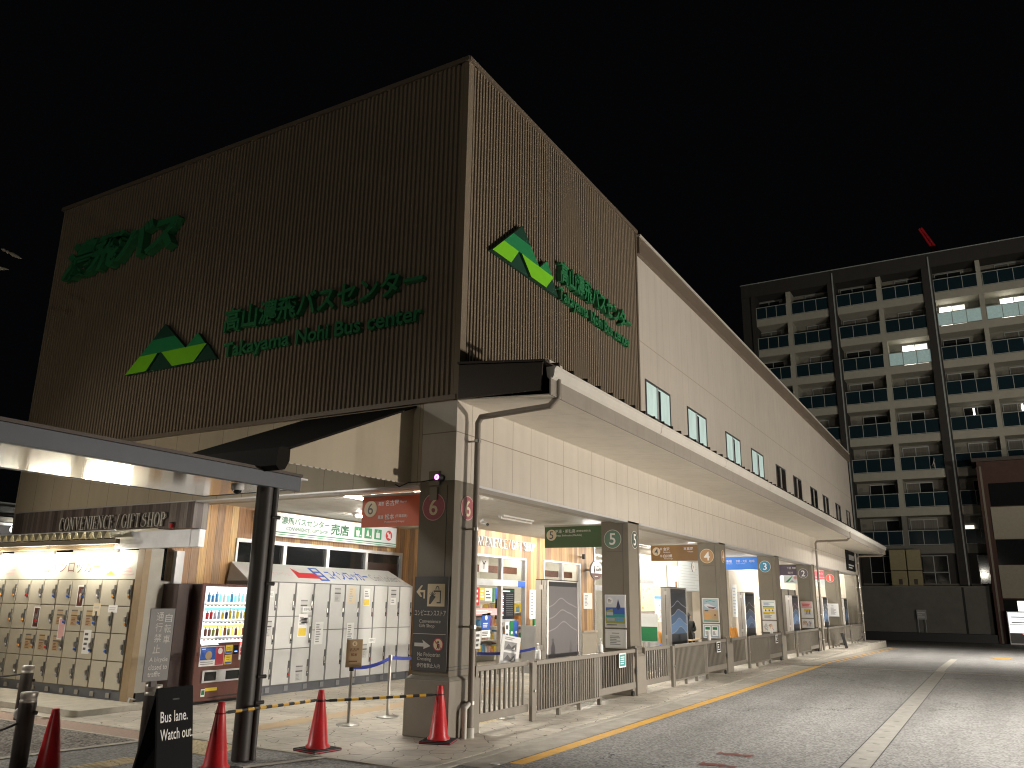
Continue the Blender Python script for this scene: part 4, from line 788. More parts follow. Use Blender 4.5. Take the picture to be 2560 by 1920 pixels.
# ================================================================ concourse: queue posts, belts, notices
def queue_post(x, y, h, label, plate=False):
    t = thing('queue_post', label, 'barrier post', (x, y, 0), 0, 'steel queue posts')
    b = MB(); b.lathe((0, 0, 0), [(0, 0), (.165, 0), (.165, .008), (.15, .016), (.03, .03), (0, .03)], 28, 'steel'); b.build('base', t)
    b = MB(); b.cyl((0, 0, .025), (0, 0, h), .022, n=16, m='steel'); b.build('pole', t)
    b = MB(); b.cyl((0, 0, h-.09), (0, 0, h), .032, n=16, m='black' if plate else 'steel'); b.build('belt_head', t)
    return t
queue_post(.25, 1.83, .80, 'steel queue post carrying the tan bus stop plate', True); queue_post(1.17, 1.87, .88, 'steel queue post with blue belt behind the corner column'); queue_post(3.57, 1.87, .88, 'steel queue post behind the first gate'); queue_post(6.3, 2.1, .88, 'steel queue post beside the nearest door cabinet')
t = thing('stop_plate', 'tan plate with bus destinations on a steel queue post', 'sign', (.25, 1.80, .76), world=True); F = Fr((.25, 1.80, .76), (math.cos(R(-38)), math.sin(R(-38)), 0))
b = MB(); b.fb(F, -.115, .115, 0, .38, 0, .012, 'tan'); b.build('panel', t, bev=.004); b = MB(); b.disc(F, 0, .32, .035, .012, .014, 'cream_sign'); b.text(F, '6', 0, .30, .04, 'brown', c=.0145, al='c'); b.text(F, '名古屋', 0, .215, .045, 'brown', c=.014, al='c', bold=.02); b.text(F, '松本', 0, .15, .045, 'brown', c=.014, al='c', bold=.02); b.dashes(F, -.07, .07, .06, .1, 1, 'brown', .014); b.build('lettering', t)
def belt(p, q, z0, z1, label):
    b = MB(); F = Fr(p, (q[0]-p[0], q[1]-p[1], 0)); L_ = (Vector(q)-Vector(p)).length; n = 8
    for k in range(n):
        u0, u1 = k/n, (k+1)/n; zz = lambda u: z0+(z1-z0)*u-.05*4*u*(1-u)
        b.hexa([F.p(L_*u0, zz(u0)-.025, -.002), F.p(L_*u1, zz(u1)-.025, -.002), F.p(L_*u1, zz(u1)-.025, .002), F.p(L_*u0, zz(u0)-.025, .002), F.p(L_*u0, zz(u0)+.025, -.002), F.p(L_*u1, zz(u1)+.025, -.002), F.p(L_*u1, zz(u1)+.025, .002), F.p(L_*u0, zz(u0)+.025, .002)], 'belt')
    tag(b.build('belt_barrier'), label, 'belt', 'blue belts between queue posts')
belt((.25, 1.83, 0), (1.17, 1.87, 0), .76, .84, 'blue belt between the plate post and the next queue post'); belt((1.17, 1.87, 0), (3.57, 1.87, 0), .84, .84, 'blue belt passing behind the corner column'); belt((3.57, 1.87, 0), (6.3, 2.1, 0), .80, .78, 'blue belt behind the tilted notice')
t = thing('notice_stand', 'tilted white notice with two grey photos standing behind the first gate', 'notice', (2.15, .35, 0), world=True)
F = Fr((1.84, .35, .80), (.98, 0, -.12), (.2, 0, .98)); b = MB(); b.fb(F, 0, .56, 0, .42, 0, .012, 'paper')
for z in (.04, .20): b.rect(F, .08, .46, z, z+.13, 'grey', .013); b.prism(F, [(.1, z+.02), (.2, z+.1), (.3, z+.05), (.42, z+.11), (.44, z+.02)], .013, .0145, 'dgrey'); b.prism(F, [(.32, z+.02), (.4, z+.02), (.4, z+.06)], .0145, .016, 'paper')
b.dashes(F, .08, .45, .35, .40, 2, 'grey', .013); b.build('panel', t); b = MB(); b.cyl((2.12, .38, .0), (2.12, .38, .82), .014, n=8, m='steel'); b.lathe((2.12, .38, 0), [(0, 0), (.14, 0), (.14, .015), (0, .02)], 20, 'steel'); b.build('stand', t)
def bottle(x, y, z, label):
    t = thing('sanitizer_bottle', label, 'bottle', (x, y, z), 0, 'hand sanitizer bottles standing on the gates')
    b = MB(); b.lathe((0, 0, 0), [(0, 0), (.04, 0), (.045, .02), (.045, .12), (.03, .145), (.015, .15), (.015, .165)], 16, 'white_plastic'); b.build('body', t)
    b = MB(); b.cyl((0, 0, .165), (0, 0, .195), .018, n=12, m='white_plastic'); b.cyl((0, 0, .195), (0, 0, .225), .006, n=8, m='white_plastic'); b.box(-.045, .012, -.01, .01, .222, .238, 'white_plastic'); b.build('pump', t)
bottle(2.33, -.05, .845, 'white pump bottle on the gate beside the nearest cabinet'); bottle(4.66, -.05, .845, 'white pump bottle on the gate beside the column of disc 5'); bottle(11.1, -.05, .845, 'white pump bottle on the gate beside the column of disc 4'); bottle(17.6, -.05, .845, 'white pump bottle on the gate beside the column of disc 3')
b = MB(); F = FY(4.29)
for (x0, x1, z0, z1, lb) in ((13.2, 13.8, 1.51, 1.965, 'white paper notice on the wooden wall left of the column of disc 5'), (9.92, 10.24, 1.25, 1.99, 'white paper notice beside the shop entrance')):
    b = MB(); b.fb(F, x0, x1, z0, z1, 0, .01, 'paper'); b.dashes(F, x0+.08, x0+.4*(x1-x0)+.08, z0+.08, z1-.06, 8, 'grey', .011); tag(b.build('wall_notice'), lb, 'notice')
t = thing('leaflet_rack', 'leaflet rack with green top beside the shop entrance', 'rack', (9.6, 3.85, 0), world=True)
b = MB(); F = FY(3.75); b.fb(F, 9.2, 9.9, 1.12, 1.28, -.05, 0, 'green'); b.text(F, 'ご自由に', 9.3, 1.16, .08, 'paper', w=.5, c=.002); b.build('header', t)
b = MB()
for k in range(4): b.hexa([(9.2, 3.60+.04*k, .5+.16*k), (9.9, 3.60+.04*k, .5+.16*k), (9.9, 3.66+.04*k, .5+.16*k), (9.2, 3.66+.04*k, .5+.16*k), (9.2, 3.62+.04*k, .65+.16*k), (9.9, 3.62+.04*k, .65+.16*k), (9.9, 3.64+.04*k, .65+.16*k), (9.2, 3.64+.04*k, .65+.16*k)], ['paper', 'grey_pale', 'mist', 'paper'][k])
b.build('leaflets', t); b = MB(); b.box(9.18, 9.22, 3.6, 4.1, 0, 1.12, 'alu'); b.box(9.88, 9.92, 3.6, 4.1, 0, 1.12, 'alu'); b.build('frame', t)
t = thing('cafe_sign', 'round white projecting cafe sign on the wooden wall', 'sign', (13.45, 3.98, 2.62), world=True); F = FX(13.45)
b = MB(); F = Fr((13.42, 3.95, 2.615), (1, -.25, 0)); b.disc(F, 0, 0, .27, -.06, .0, 'white_box', ms='alu_dark'); b.build('panel', t)
b = MB(); b.prism(F, [(.27*math.cos(R(200+14*k)), .27*math.sin(R(200+14*k))) for k in range(11)], .0, .003, 'vm_brown'); b.prism(F, [(-.13, .0), (-.11, .11), (-.07, .15), (-.09, .06), (-.07, -.02), (-.11, -.1)], 0, .003, 'black'); b.text(F, 'café', -.03, -.02, .10, 'black', w=.24, c=.003, bold=.02); b.dashes(F, .0, .16, .1, .13, 1, 'dgrey', .003); b.dashes(F, -.1, .1, -.19, -.16, 1, 'paper', .004); b.build('lettering', t); b = MB(); b.cyl((13.42, 3.99, 2.62), (13.42, 4.3, 2.62), .03, n=10, m='alu_dark'); b.build('arm', t)
b = MB(); b.cyl((12.98, 4.16, 2.92), (12.98, 4.16, 3.06), .05, n=14, m='dark_metal'); b.cyl((12.98, 4.16, 2.99), (12.98, 4.3, 2.99), .02, n=8, m='steel'); tag(b.build('wall_spotlight'), 'small dark cylinder spotlight on the wooden wall by the cafe sign', 'light')
# waiting area of bay 4
F = FY(4.3)
t = thing('wall_map', 'tall pale illustrated map on the waiting room wall', 'map', (18.4, 4.29, 1.4), world=True); b = MB(); b.fb(F, 17.7, 19.02, 1.42, 2.36, .002, .02, 'cream_sign'); art_map(b, F, 17.8, 19.0, 1.5, 2.3, .021); b.build('panel', t); b = MB(); b.fb(F, 17.68, 19.04, 2.36, 2.47, .0, .03, 'grey'); b.fb(F, 17.68, 19.04, 1.36, 1.42, .0, .03, 'brown'); b.build('rail', t)
b = MB(); b.fb(F, 19.1, 20.5, 1.05, 1.94, .002, .012, 'paper'); b.rect(F, 19.1, 20.5, 1.85, 1.94, 'sky', .013); art_map(b, F, 19.2, 20.2, 1.1, 1.8, .014); tag(b.build('wall_poster'), 'pale blue topped poster on the waiting room wall beside the map', 'poster')
def board(x0, x1, z0, z1, n, m, label):
    b = MB(); b.fb(F, x0, x1, z0, z1, .03, .05, 'sign_lit'); b.dashes(F, x0+.15, x1-.1, z0+.05, z1-.12, n, m, .052, .22); return tag(b.build('timetable_board'), label, 'board')
board(20.46, 21.62, 2.30, 3.08, 7, 'paleblue', 'small white timetable board with blue lines'); board(21.66, 24.6, 2.19, 3.32, 9, 'grey_pale', 'large white timetable board under the wall clock')
t = thing('wall_clock', 'white round wall clock over the timetable board', 'clock', (23.5, 4.23, 3.0), world=True); b = MB(); b.disc(F, 23.5, 3.13, .20, .052, .08, 'white', ms='grey'); b.build('face', t); b = MB(); b.prism(F, [(23.5, 3.12), (23.38, 3.18), (23.38, 3.19), (23.51, 3.14)], .081, .084, 'black'); b.prism(F, [(23.5, 3.12), (23.40, 3.04), (23.39, 3.05), (23.49, 3.14)], .081, .084, 'black'); b.build('hands', t)
t = thing('aboard', 'tall black easel board leaning in the waiting area', 'sign board', (12.4, 2.0, 0), world=True); t.name = 'easel_board'
b = MB(); b.hexa([(12.15, 1.95, 0), (13.3, 1.95, 0), (13.3, 1.99, 0), (12.15, 1.99, 0), (12.15, 2.15, 1.45), (13.3, 2.15, 1.45), (13.3, 2.19, 1.45), (12.15, 2.19, 1.45)], 'white_plastic'); b.build('panel', t)
b = MB(); F2 = Fr((12.2, 1.948, 0), (1, 0, 0), (0, .2, 1.45)); b.rect(F2, .03, 1.03, .1, 1.4, 'paper'); b.dashes(F2, .1, .8, 1.25, 1.38, 1, 'green', .005)
for k in range(14): b.rect(F2, .08+random.random()*.7, .25+random.random()*.7, .7+random.random()*.4, .82+random.random()*.4, random.choice(['brown', 'tan', 'dgrey', 'paleblue', 'yellow']), .005+.0005*k)
b.build('poster', t); b = MB(); b.hexa([(12.12, 2.2, 1.42), (12.15, 2.2, 1.42), (12.15, 2.24, 1.42), (12.12, 2.24, 1.42), (12.12, 2.6, 0), (12.15, 2.6, 0), (12.15, 2.64, 0), (12.12, 2.64, 0)][4:]+[(12.12, 2.2, 1.42), (12.15, 2.2, 1.42), (12.15, 2.24, 1.42), (12.12, 2.24, 1.42)], 'black'); b.box(12.10, 12.145, 1.96, 2.6, .05, .08, 'black'); b.build('leg', t)
b = MB(); F3 = FX(11.9); b.box(11.9, 11.94, 1.55, 2.1, .72, 1.42, 'paper'); b.box(11.895, 11.9, 1.56, 2.09, .74, 1.10, 'green'); b.box(11.9, 11.94, 1.8, 1.84, 0, .72, 'alu'); b.box(11.8, 12.04, 1.6, 2.05, 0, .02, 'alu'); tag(b.build('notice_stand'), 'green and white notice on a stand beside the easel board', 'notice')
def chair(x, y, label, rz=0):
    t = thing('waiting_chair', label, 'chair', (x, y, 0), rz, 'orange backed waiting chairs')
    b = MB(); n = 6
    for k in range(n):
        a0, a1 = -1+2*k/n, -1+2*(k+1)/n; q = lambda a: (.22*a, .20-.06*a*a)
        (xa, ya), (xb, yb) = q(a0), q(a1); b.hexa([(xa, ya, .46), (xb, yb, .46), (xb, yb+.02, .46), (xa, ya+.02, .46), (xa*.85, ya+.06, .86-.03*a0*a0), (xb*.85, yb+.06, .86-.03*a1*a1), (xb*.85, yb+.08, .86-.03*a1*a1), (xa*.85, ya+.08, .86-.03*a0*a0)], 'orange')
    b.build('backrest', t, bev=.004); b = MB(); b.box(-.22, .22, -.22, .2, .40, .46, 'blue'); b.build('seat', t, bev=.02)
    for sx in (-.19, .19):
        for sy in (-.18, .17): b = MB(); b.cyl((sx, sy, 0), (sx*.9, sy, .41), .012, n=8, m='alu'); b.build('leg', t)
    return t
ch = chair(15.75, 2.95, 'orange chair beside the easel board in the waiting area'); dup(ch, (16.35, 2.95, 0), 0, 'orange chair half hidden by the blue wave cabinet')
for k, lb in enumerate(('leftmost of the three orange chairs in the bay of the blue sign', 'middle of the three orange chairs in the bay of the blue sign', 'rightmost of the three orange chairs in the bay of the blue sign')): dup(ch, (22.5+.55*k, 2.5, 0), 0, lb)
F = FY(3.2); b = MB(); b.fb(F, 25.2, 25.95, 1.2, 2.5, .002, .012, 'paper'); b.dashes(F, 25.3, 25.85, 1.3, 2.4, 9, 'paleblue', .013); tag(b.build('wall_notice'), 'tall pale notice on the wall in the bay of the blue sign', 'notice')
b = MB(); b.fb(F, 29.3, 30.2, 1.95, 2.5, .002, .03, 'paper'); b.prism(F, [(29.65, 2.05), (29.85, 2.05), (29.83, 2.3), (29.67, 2.3)], .03, .033, 'blue'); b.disc(F, 29.75, 2.37, .05, .03, .033, 'blue', n=12); tag(b.build('restroom_sign'), 'small white restroom sign with blue figure', 'sign')
b = MB(); b.hexa([(28.0, -.62, .01), (28.6, -.62, .01), (28.6, -.60, .01), (28.0, -.60, .01), (27.8, -.5, .62), (28.4, -.5, .62), (28.4, -.48, .62), (27.8, -.48, .62)], 'black'); tag(b.build('leaning_board'), 'black board leaning against the gate of the bay with disc 1', 'sign board')
# bench and the person waiting
t = thing('bench', 'pale bench the waiting person sits on', 'bench', (20.0, 3.55, 0), world=True); b = MB(); b.box(19.2, 21.3, 3.35, 3.8, .42, .47, 'tan'); b.build('seat', t, bev=.01)
for x in (19.35, 21.1): b = MB(); b.box(x, x+.06, 3.4, 3.75, 0, .42, 'alu'); b.build('leg', t)
def person():
    t = thing('person', 'person in dark clothes sitting on the bench with legs crossed', 'person', (20.35, 3.5, 0))
    me = bpy.data.meshes.new('body')
    J = dict(pel=(0, 0, .55), sp=(-.06, 0, .75), ch=(-.09, 0, .96), nk=(-.06, 0, 1.10), hd=(-.02, 0, 1.22), ht=(-.01, 0, 1.31),
             hl=(.03, .10, .54), kl=(.46, .12, .55), al=(.48, .10, .12), tl=(.66, .10, .07), hr=(.03, -.10, .54), kr=(.47, -.02, .66), ar=(.70, .04, .33), tr=(.84, .04, .36),
             sl=(-.08, .19, 1.04), el=(.05, .22, .80), wl=(.28, .10, .74), sr=(-.08, -.19, 1.04), er=(.06, -.23, .80), wr=(.28, -.08, .76))
    E_ = ['pel sp', 'sp ch', 'ch nk', 'nk hd', 'hd ht', 'pel hl', 'hl kl', 'kl al', 'al tl', 'pel hr', 'hr kr', 'kr ar', 'ar tr', 'ch sl', 'sl el', 'el wl', 'ch sr', 'sr er', 'er wr']
    rad = dict(pel=.15, sp=.14, ch=.16, nk=.055, hd=.09, ht=.075, hl=.10, kl=.07, al=.05, tl=.035, hr=.10, kr=.07, ar=.05, tr=.035, sl=.075, el=.055, wl=.04, sr=.075, er=.055, wr=.04)
    ks = list(J); me.from_pydata([J[k] for k in ks], [tuple(ks.index(q) for q in e.split()) for e in E_], [])
    o = bpy.data.objects.new('body', me); COL.objects.link(o); o.parent = t; me.materials.append(M['cloth_dark'])
    md = o.modifiers.new('skin', 'SKIN'); md.use_smooth_shade = True
    for i, k in enumerate(ks):
        sv = me.skin_vertices[0].data[i]; sv.radius = (rad[k], rad[k]); sv.use_root = (k == 'pel')
    o.modifiers.new('sub', 'SUBSURF').render_levels = 2
    b = MB(); b.ball((.0, 0, 1.25), .10, 'skin', 14, 10, .95, .8, 1.2); b.ball((.10, 0, 1.24), .018, 'skin', 8, 6)
    for s in (-1, 1): b.ball((.03, .085*s, 1.24), .025, 'skin', 8, 6, .6, .4, 1); b.ball((.085, .032*s, 1.265), .012, 'black', 8, 6); 
    b.box(.085, .1, -.025, .025, 1.195, 1.203, 'crimson'); b.build('head', t); b = MB(); b.ball((-.02, 0, 1.28), .108, 'hair', 14, 10, 1, .85, 1.1, .42, 1); b.build('hair', t)
    for s, (hx, hy, hz) in ((1, (.30, .09, .73)), (-1, (.30, -.07, .75))):
        b = MB(); b.ball((hx+.03, hy, hz), .04, 'skin', 10, 8, 1.2, .9, .5)
        for k in range(4): b.tube([(hx+.06, hy-.03+.02*k, hz), (hx+.10+.008*(k in (1, 2)), hy-.03+.02*k, hz-.01), (hx+.12, hy-.03+.02*k, hz-.035)], .009, 6, 'skin')
        b.tube([(hx+.02, hy-.04*s, hz), (hx+.06, hy-.06*s, hz-.01)], .010, 6, 'skin'); b.build('hand', t)
person()
# ================================================================ grey coin lockers and the drinks machine
t = thing('coin_locker_bank', 'pale grey coin locker bank with sloping top along the wooden wall', 'lockers', (3.9, 5.6, 0), world=True)
F = FY(5.35); LX = [1.47, 1.80, 2.145, 2.604, 3.10, 3.554, 4.008, 4.466, 4.927, 5.39, 5.816, 6.28]
b = MB(); b.box(1.45, 6.29, 5.365, 5.93, .15, 1.985, 'locker_gap'); b.box(6.27, 6.295, 5.345, 5.93, .15, 1.985, 'locker_grey'); b.build('body', t)
b = MB(); b.hexa([(1.45, 5.35, 1.985), (6.29, 5.35, 1.985), (6.29, 5.93, 1.985), (1.45, 5.93, 1.985), (1.45, 5.38, 2.0), (6.29, 5.38, 2.0), (6.1, 5.93, 2.33), (1.5, 5.93, 2.33)], 'locker_grey')
FS = Fr((1.45, 5.38, 2.0), (1, 0, 0), (0, .55, .33)); k_ = .64
b.prism(FS, [(1.36, .14), (1.42, .50), (1.54, .34), (1.92, .34), (2.02, .14)], .001, .004, 'red'); b.fb(FS, 1.94, 2.20, .06, .56, .001, .003, 'blue')
for q in (.12, .27, .42): b.fb(FS, 2.0, 2.14, q, q+.09, .003, .005, 'locker_grey')
b.text(FS, 'コインロッカー', 2.3, .12, .36, 'blue', w=1.28, c=.003, bold=.02); b.text(FS, 'Coin Lockers', 3.66, .14, .28, 'grey', w=.95, c=.003); b.text(FS, 'インフォメーション', .5, .2, .14, 'pink', w=.8, c=.003); b.build('sloping_top', t)
b = MB(); b.box(1.45, 6.29, 5.36, 5.9, .0, .15, 'locker_base')
for i in range(1, 12): b.fb(F, LX[i]-.10, LX[i]-.0, .04, .13, .0, .004, 'alu_dark')
b.build('base', t)
for i in range(11):
    x0, x1 = LX[i], LX[i+1]; x0 += .03
    rows = [.155, .78, 1.36, 1.975] if i < 4 else [.155, 1.10, 1.975]
    for j in range(len(rows)-1):
        z0, z1 = rows[j]+.008, rows[j+1]-.008; b = MB(); b.fb(F, x0, x1-.012, z0, z1, -.012, .004, 'locker_grey'); d = b.build('door', t, bev=.003)
        zc = (z0+z1)/2-.05; b = MB(); b.fb(F, x1-.046, x1-.014, zc-.15, zc+.15, .003, .012, 'dgrey'); b.fb(F, x1-.055, x1-.036, zc-.06, zc+.02, .004, .02, 'steel_pale'); b.cyl(F.p(x1-.03, zc-.09, .012), F.p(x1-.03, zc-.09, .03), .012, n=8, m=random.choice(['red', 'black', 'alu', 'blue'])); b.build('lock', d)
        if (i*3+j*2) % 4 == 1: b = MB(); xm = (x0+x1)/2; zt = z1-.06 if j % 2 else z1-.30; b.rect(F, xm-.10, xm+.08, zt-.28, zt, 'grey_pale', .0052); b.rect(F, xm-.10, xm+.08, zt-.03, zt-.015, 'dgrey', .006); b.rect(F, xm-.10, xm+.08, zt-.12, zt-.095, 'dgrey', .006); b.dashes(F, xm-.08, xm+.04, zt-.27, zt-.15, 5, 'grey', .006); b.build('price_label', d)
for (x, z, w, h, kind) in ((4.22, 1.60, .21, .34, 'yellow_note'), (4.70, 1.55, .20, .36, 'w'), (5.60, 1.58, .19, .15, 'p'), (3.32, .83, .23, .42, 't'), (2.86, .98, .24, .42, 'w'), (4.24, .82, .22, .40, 't'), (2.95, 1.43, .24, .11, 'tape'), (2.93, 1.22, .24, .11, 'tape'), (4.95, .80, .22, .10, 'tape'), (1.95, 1.7, .2, .11, 'tape')):
    b = MB(); m = {'yellow_note': 'cream_sign'}.get(kind, 'paper'); b.rect(F, x-w/2, x+w/2, z, z+h, m, .0062)
    if kind == 'w': b.rect(F, x-w/2+.02, x+w/2-.02, z+.02, z+h*.38, 'yellow', .007); b.dashes(F, x-w/2+.03, x+w/2-.03, z+h*.5, z+h*.9, 3, 'grey', .007)
    elif kind == 'tape': b.text(F, '使用中止', x, z+.03, .055, 'dgrey', w=w*.8, c=.007, al='c')
    else: b.dashes(F, x-w/2+.03, x+w/2-.05, z+.03, z+h-.03, max(2, int(h/.05)), 'grey_pale' if kind == 'yellow_note' else 'grey', .007)
    b.build('paper_notice', t)
t = thing('vending_machine', 'brown drinks vending machine with lit display at the left end of the grey lockers', 'vending machine', (.84, 5.55, 0), world=True)
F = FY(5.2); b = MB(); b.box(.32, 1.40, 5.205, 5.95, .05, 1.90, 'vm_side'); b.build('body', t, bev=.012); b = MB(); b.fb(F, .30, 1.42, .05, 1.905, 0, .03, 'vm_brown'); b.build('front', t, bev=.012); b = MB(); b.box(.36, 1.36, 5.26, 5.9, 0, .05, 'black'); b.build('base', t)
Fv = FY(5.168); b = MB(); b.fb(Fv, .365, 1.375, .955, 1.86, 0, .006, 'vm_panel'); dp = b.build('display', t)
b = MB()
for k, (zb, col) in enumerate(((1.575, 'vm_cyan'), (1.30, 'vm_cyan'), (1.03, 'vm_yellow'))):
    b.fb(Fv, .37, 1.37, zb-.012, zb+.012, .006, .03, 'white_plastic')
    b.rect(Fv, .37, 1.37, zb+.17, zb+.215, col, .0075) if k else None
    for i in range(12):
        x = .43+i*.08; hh = random.uniform(.13, .18); cc = random.choice([['sky', 'vm_cyan', 'paper'], ['navy', 'red', 'paleblue', 'yellow'], ['yellow', 'brown', 'olive', 'vm_yellow']][k]); b.cyl(Fv.p(x, zb+.035, .02), Fv.p(x, zb+.035+hh*.75, .02), .025, n=10, m=cc); b.cyl(Fv.p(x, zb+.035+hh*.75, .02), Fv.p(x, zb+.035+hh, .02), .014, n=8, m='paper')
        b.fb(Fv, x-.022, x+.022, zb-.034, zb-.016, .006, .014, 'dgrey' if k < 2 else 'crimson')
b.build('bottles', dp)
for i in range(6): pass
b = MB(); b.prism(Fv, [(.37, .955)]+[(.39+.045*i, .955-(.03 if i % 2 == 0 else 0)) for i in range(9)], .0, .004, 'vm_panel'); b.build('trim', t)
for (x0, x1, z0, z1, m, nm) in ((.38, .88, .59, .90, 'paper', 'sticker'), (.90, 1.05, .77, .91, 'yellow', 'sticker'), (.90, 1.05, .60, .75, 'yellow', 'sticker'), (1.08, 1.17, .76, .90, 'black_panel', 'coin_slot'), (1.20, 1.31, .66, .94, 'paper', 'sticker'), (1.33, 1.39, .66, .82, 'paper', 'sticker'), (.48, .56, .12, .24, 'paper', 'sticker'), (.56, .80, .20, .25, 'yellow', 'sticker')):
    b = MB(); b.fb(Fv, x0, x1, z0, z1, -.004, .004, m); c = .005
    if x0 == .38: b.rect(Fv, .39, .70, .69, .89, 'blue', c); b.rect(Fv, .70, .87, .60, .89, 'crimson', c); b.disc(Fv, .79, .82, .05, c-.001, c+.002, 'paper', n=16); b.disc(Fv, .56, .76, .07, c-.001, c+.002, 'tan', n=14); b.dashes(Fv, .40, .66, .61, .67, 2, 'grey', c); b.dashes(Fv, .41, .5, .85, .87, 1, 'paper', c+.002)
    if m == 'yellow' and x1-x0 < .2: b.rect(Fv, x0+.01, x1-.01, z0+.01, z0+.04, 'blue', c); b.dashes(Fv, x0+.03, x1-.03, z0+.06, z1-.03, 2, 'olive', c)
    if x0 == 1.20: b.rect(Fv, 1.2, 1.31, .90, .94, 'led_red', c); b.rect(Fv, 1.22, 1.29, .80, .86, 'red', c); b.rect(Fv, 1.22, 1.29, .74, .78, 'red', c)
    if x0 == 1.08: b.disc(Fv, 1.11, .80, .012, c-.002, c, 'led_blue', n=10); b.disc(Fv, 1.145, .80, .012, c-.002, c, 'led_blue', n=10)
    if x0 == .48: b.rect(Fv, .49, .55, .15, .22, 'green', c)
    b.build(nm, t)
b = MB(); b.fb(Fv, .46, 1.40, .335, .525, -.002, .02, 'alu'); b.fb(Fv, .50, .74, .36, .50, .018, .022, 'glass_dark'); b.fb(Fv, .94, 1.34, .36, .50, .018, .022, 'glass_dark'); b.build('pickup_flap', t)
b = MB(); b.prism(Fv, [(.62, .10), (.8, .12), (1.3, .12), (1.38, .10), (1.38, .092), (.62, .092)], 0, .004, 'vm_side'); b.build('grille', t)
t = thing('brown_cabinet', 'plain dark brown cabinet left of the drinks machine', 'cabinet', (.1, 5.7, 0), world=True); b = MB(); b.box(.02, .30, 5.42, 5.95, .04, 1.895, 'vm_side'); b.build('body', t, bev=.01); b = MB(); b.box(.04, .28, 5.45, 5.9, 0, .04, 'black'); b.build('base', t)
b = MB(); F = FY(5.90); b.fb(F, 1.97, 6.17, 2.86, 3.31, 0, .11, 'alu'); sgn = thing('shop_sign', 'long white lit shop sign with green characters above the dark windows', 'sign', (4, 5.85, 2.86), world=True); b.build('housing', sgn)
F = FY(5.79); b = MB(); b.fb(F, 1.99, 6.15, 2.88, 3.29, 0, .004, 'sign_lit'); b.build('panel', sgn)
b = MB(); b.fb(F, 1.99, 6.15, 2.925, 2.945, .004, .006, 'green'); b.fb(F, 1.99, 6.15, 2.885, 2.90, .004, .006, 'green_mid')
b.text(F, '濃飛バスセンター', 2.52, 3.10, .145, 'sign_green', w=1.36, c=.006, bold=.018); b.text(F, 'CONVENIENCE / GIFT SHOP', 2.66, 2.985, .072, 'sign_green', w=1.18, c=.006, bold=.015); b.text(F, '売店', 3.93, 2.99, .235, 'sign_green', w=.57, c=.006, bold=.025)
for x in (4.68, 5.02, 5.36): b.fb(F, x, x+.25, 3.0, 3.225, .004, .007, 'green_mid')
w = 'sign_lit'; b.prism(F, [(4.73, 3.15), (4.86, 3.15), (4.84, 3.02), (4.75, 3.02)], .007, .008, w); b.prism(F, [(4.79, 3.15), (4.80, 3.15), (4.83, 3.21), (4.82, 3.21)], .007, .008, w); b.fb(F, 4.86, 4.91, 3.03, 3.06, .007, .008, w)
b.prism(F, [(5.08, 3.05), (5.10, 3.14), (5.13, 3.2), (5.16, 3.14), (5.18, 3.05)], .007, .008, w); b.disc(F, 5.22, 3.05, .02, .007, .008, w, n=12); b.fb(F, 5.42, 5.55, 3.03, 3.15, .007, .008, w); b.prism(F, [(5.45, 3.15), (5.46, 3.2), (5.51, 3.2), (5.52, 3.15), (5.51, 3.15), (5.50, 3.19), (5.47, 3.19), (5.46, 3.15)], .007, .008, w)
b.disc(F, 5.88, 3.115, .115, .004, .007, 'red'); b.prism(F, [(5.80, 3.17), (5.85, 3.19), (5.89, 3.14), (5.93, 3.17), (5.95, 3.04), (5.83, 3.07), (5.86, 3.10)], .007, .009, w); b.build('lettering', sgn)
# ================================================================ covered locker shed on the left
t = thing('locker_shed', 'covered shed of cream coin lockers under the dark shop board', 'locker shed', (-.1, 8.4, 0), world=True); F = FX(-.42)
b = MB(); b.box(-.40, .20, 5.98, 11.5, .23, 1.95, 'locker_gap_cream'); b.build('body', t); b = MB(); b.box(-.38, .2, 5.98, 11.5, .06, .23, 'locker_base')
for k in range(13): y = 6.25+.415*k; b.box(-.40, -.38, y, y+.10, .11, .18, 'bollard_band')
b.build('base', t)
kc = ['blue', 'alu', 'orange', 'blue', 'red', 'alu', 'blue', 'orange']
for i in range(13):
    y0 = 5.985+.415*i
    for j in range(4):
        z0 = .235+.429*j; b = MB(); b.fb(F, -(y0+.395), -(y0+.010), z0+.008, z0+.421, -.02, .002, 'locker_cream'); d = b.build('door', t, bev=.003)
        b = MB(); a = -(y0+.0); b.fb(F, a-.050, a-.012, z0+.11, z0+.34, .003, .012, 'dgrey'); b.fb(F, a-.085, a-.045, z0+.19, z0+.27, .003, .03, 'steel_pale'); b.cyl(F.p(a-.05, z0+.15, .005), F.p(a-.05, z0+.15, .035), .022, n=8, m=kc[(i*3+j*5) % 8] if j else 'alu'); b.build('lock', d)
        h_ = (i*5+j*3) % 7
        if j in (1, 2) and h_ in (0, 2, 5): b = MB(); c0 = -(y0+.30); b.rect(F, c0, c0+.17, z0+.10, z0+.36, 'tan', .0032); b.rect(F, c0, c0+.17, z0+.33, z0+.345, 'dgrey', .004); b.rect(F, c0, c0+.17, z0+.25, z0+.27, 'dgrey', .004); b.dashes(F, c0+.02, c0+.14, z0+.11, z0+.23, 5, 'brown', .004); b.build('price_label', d)
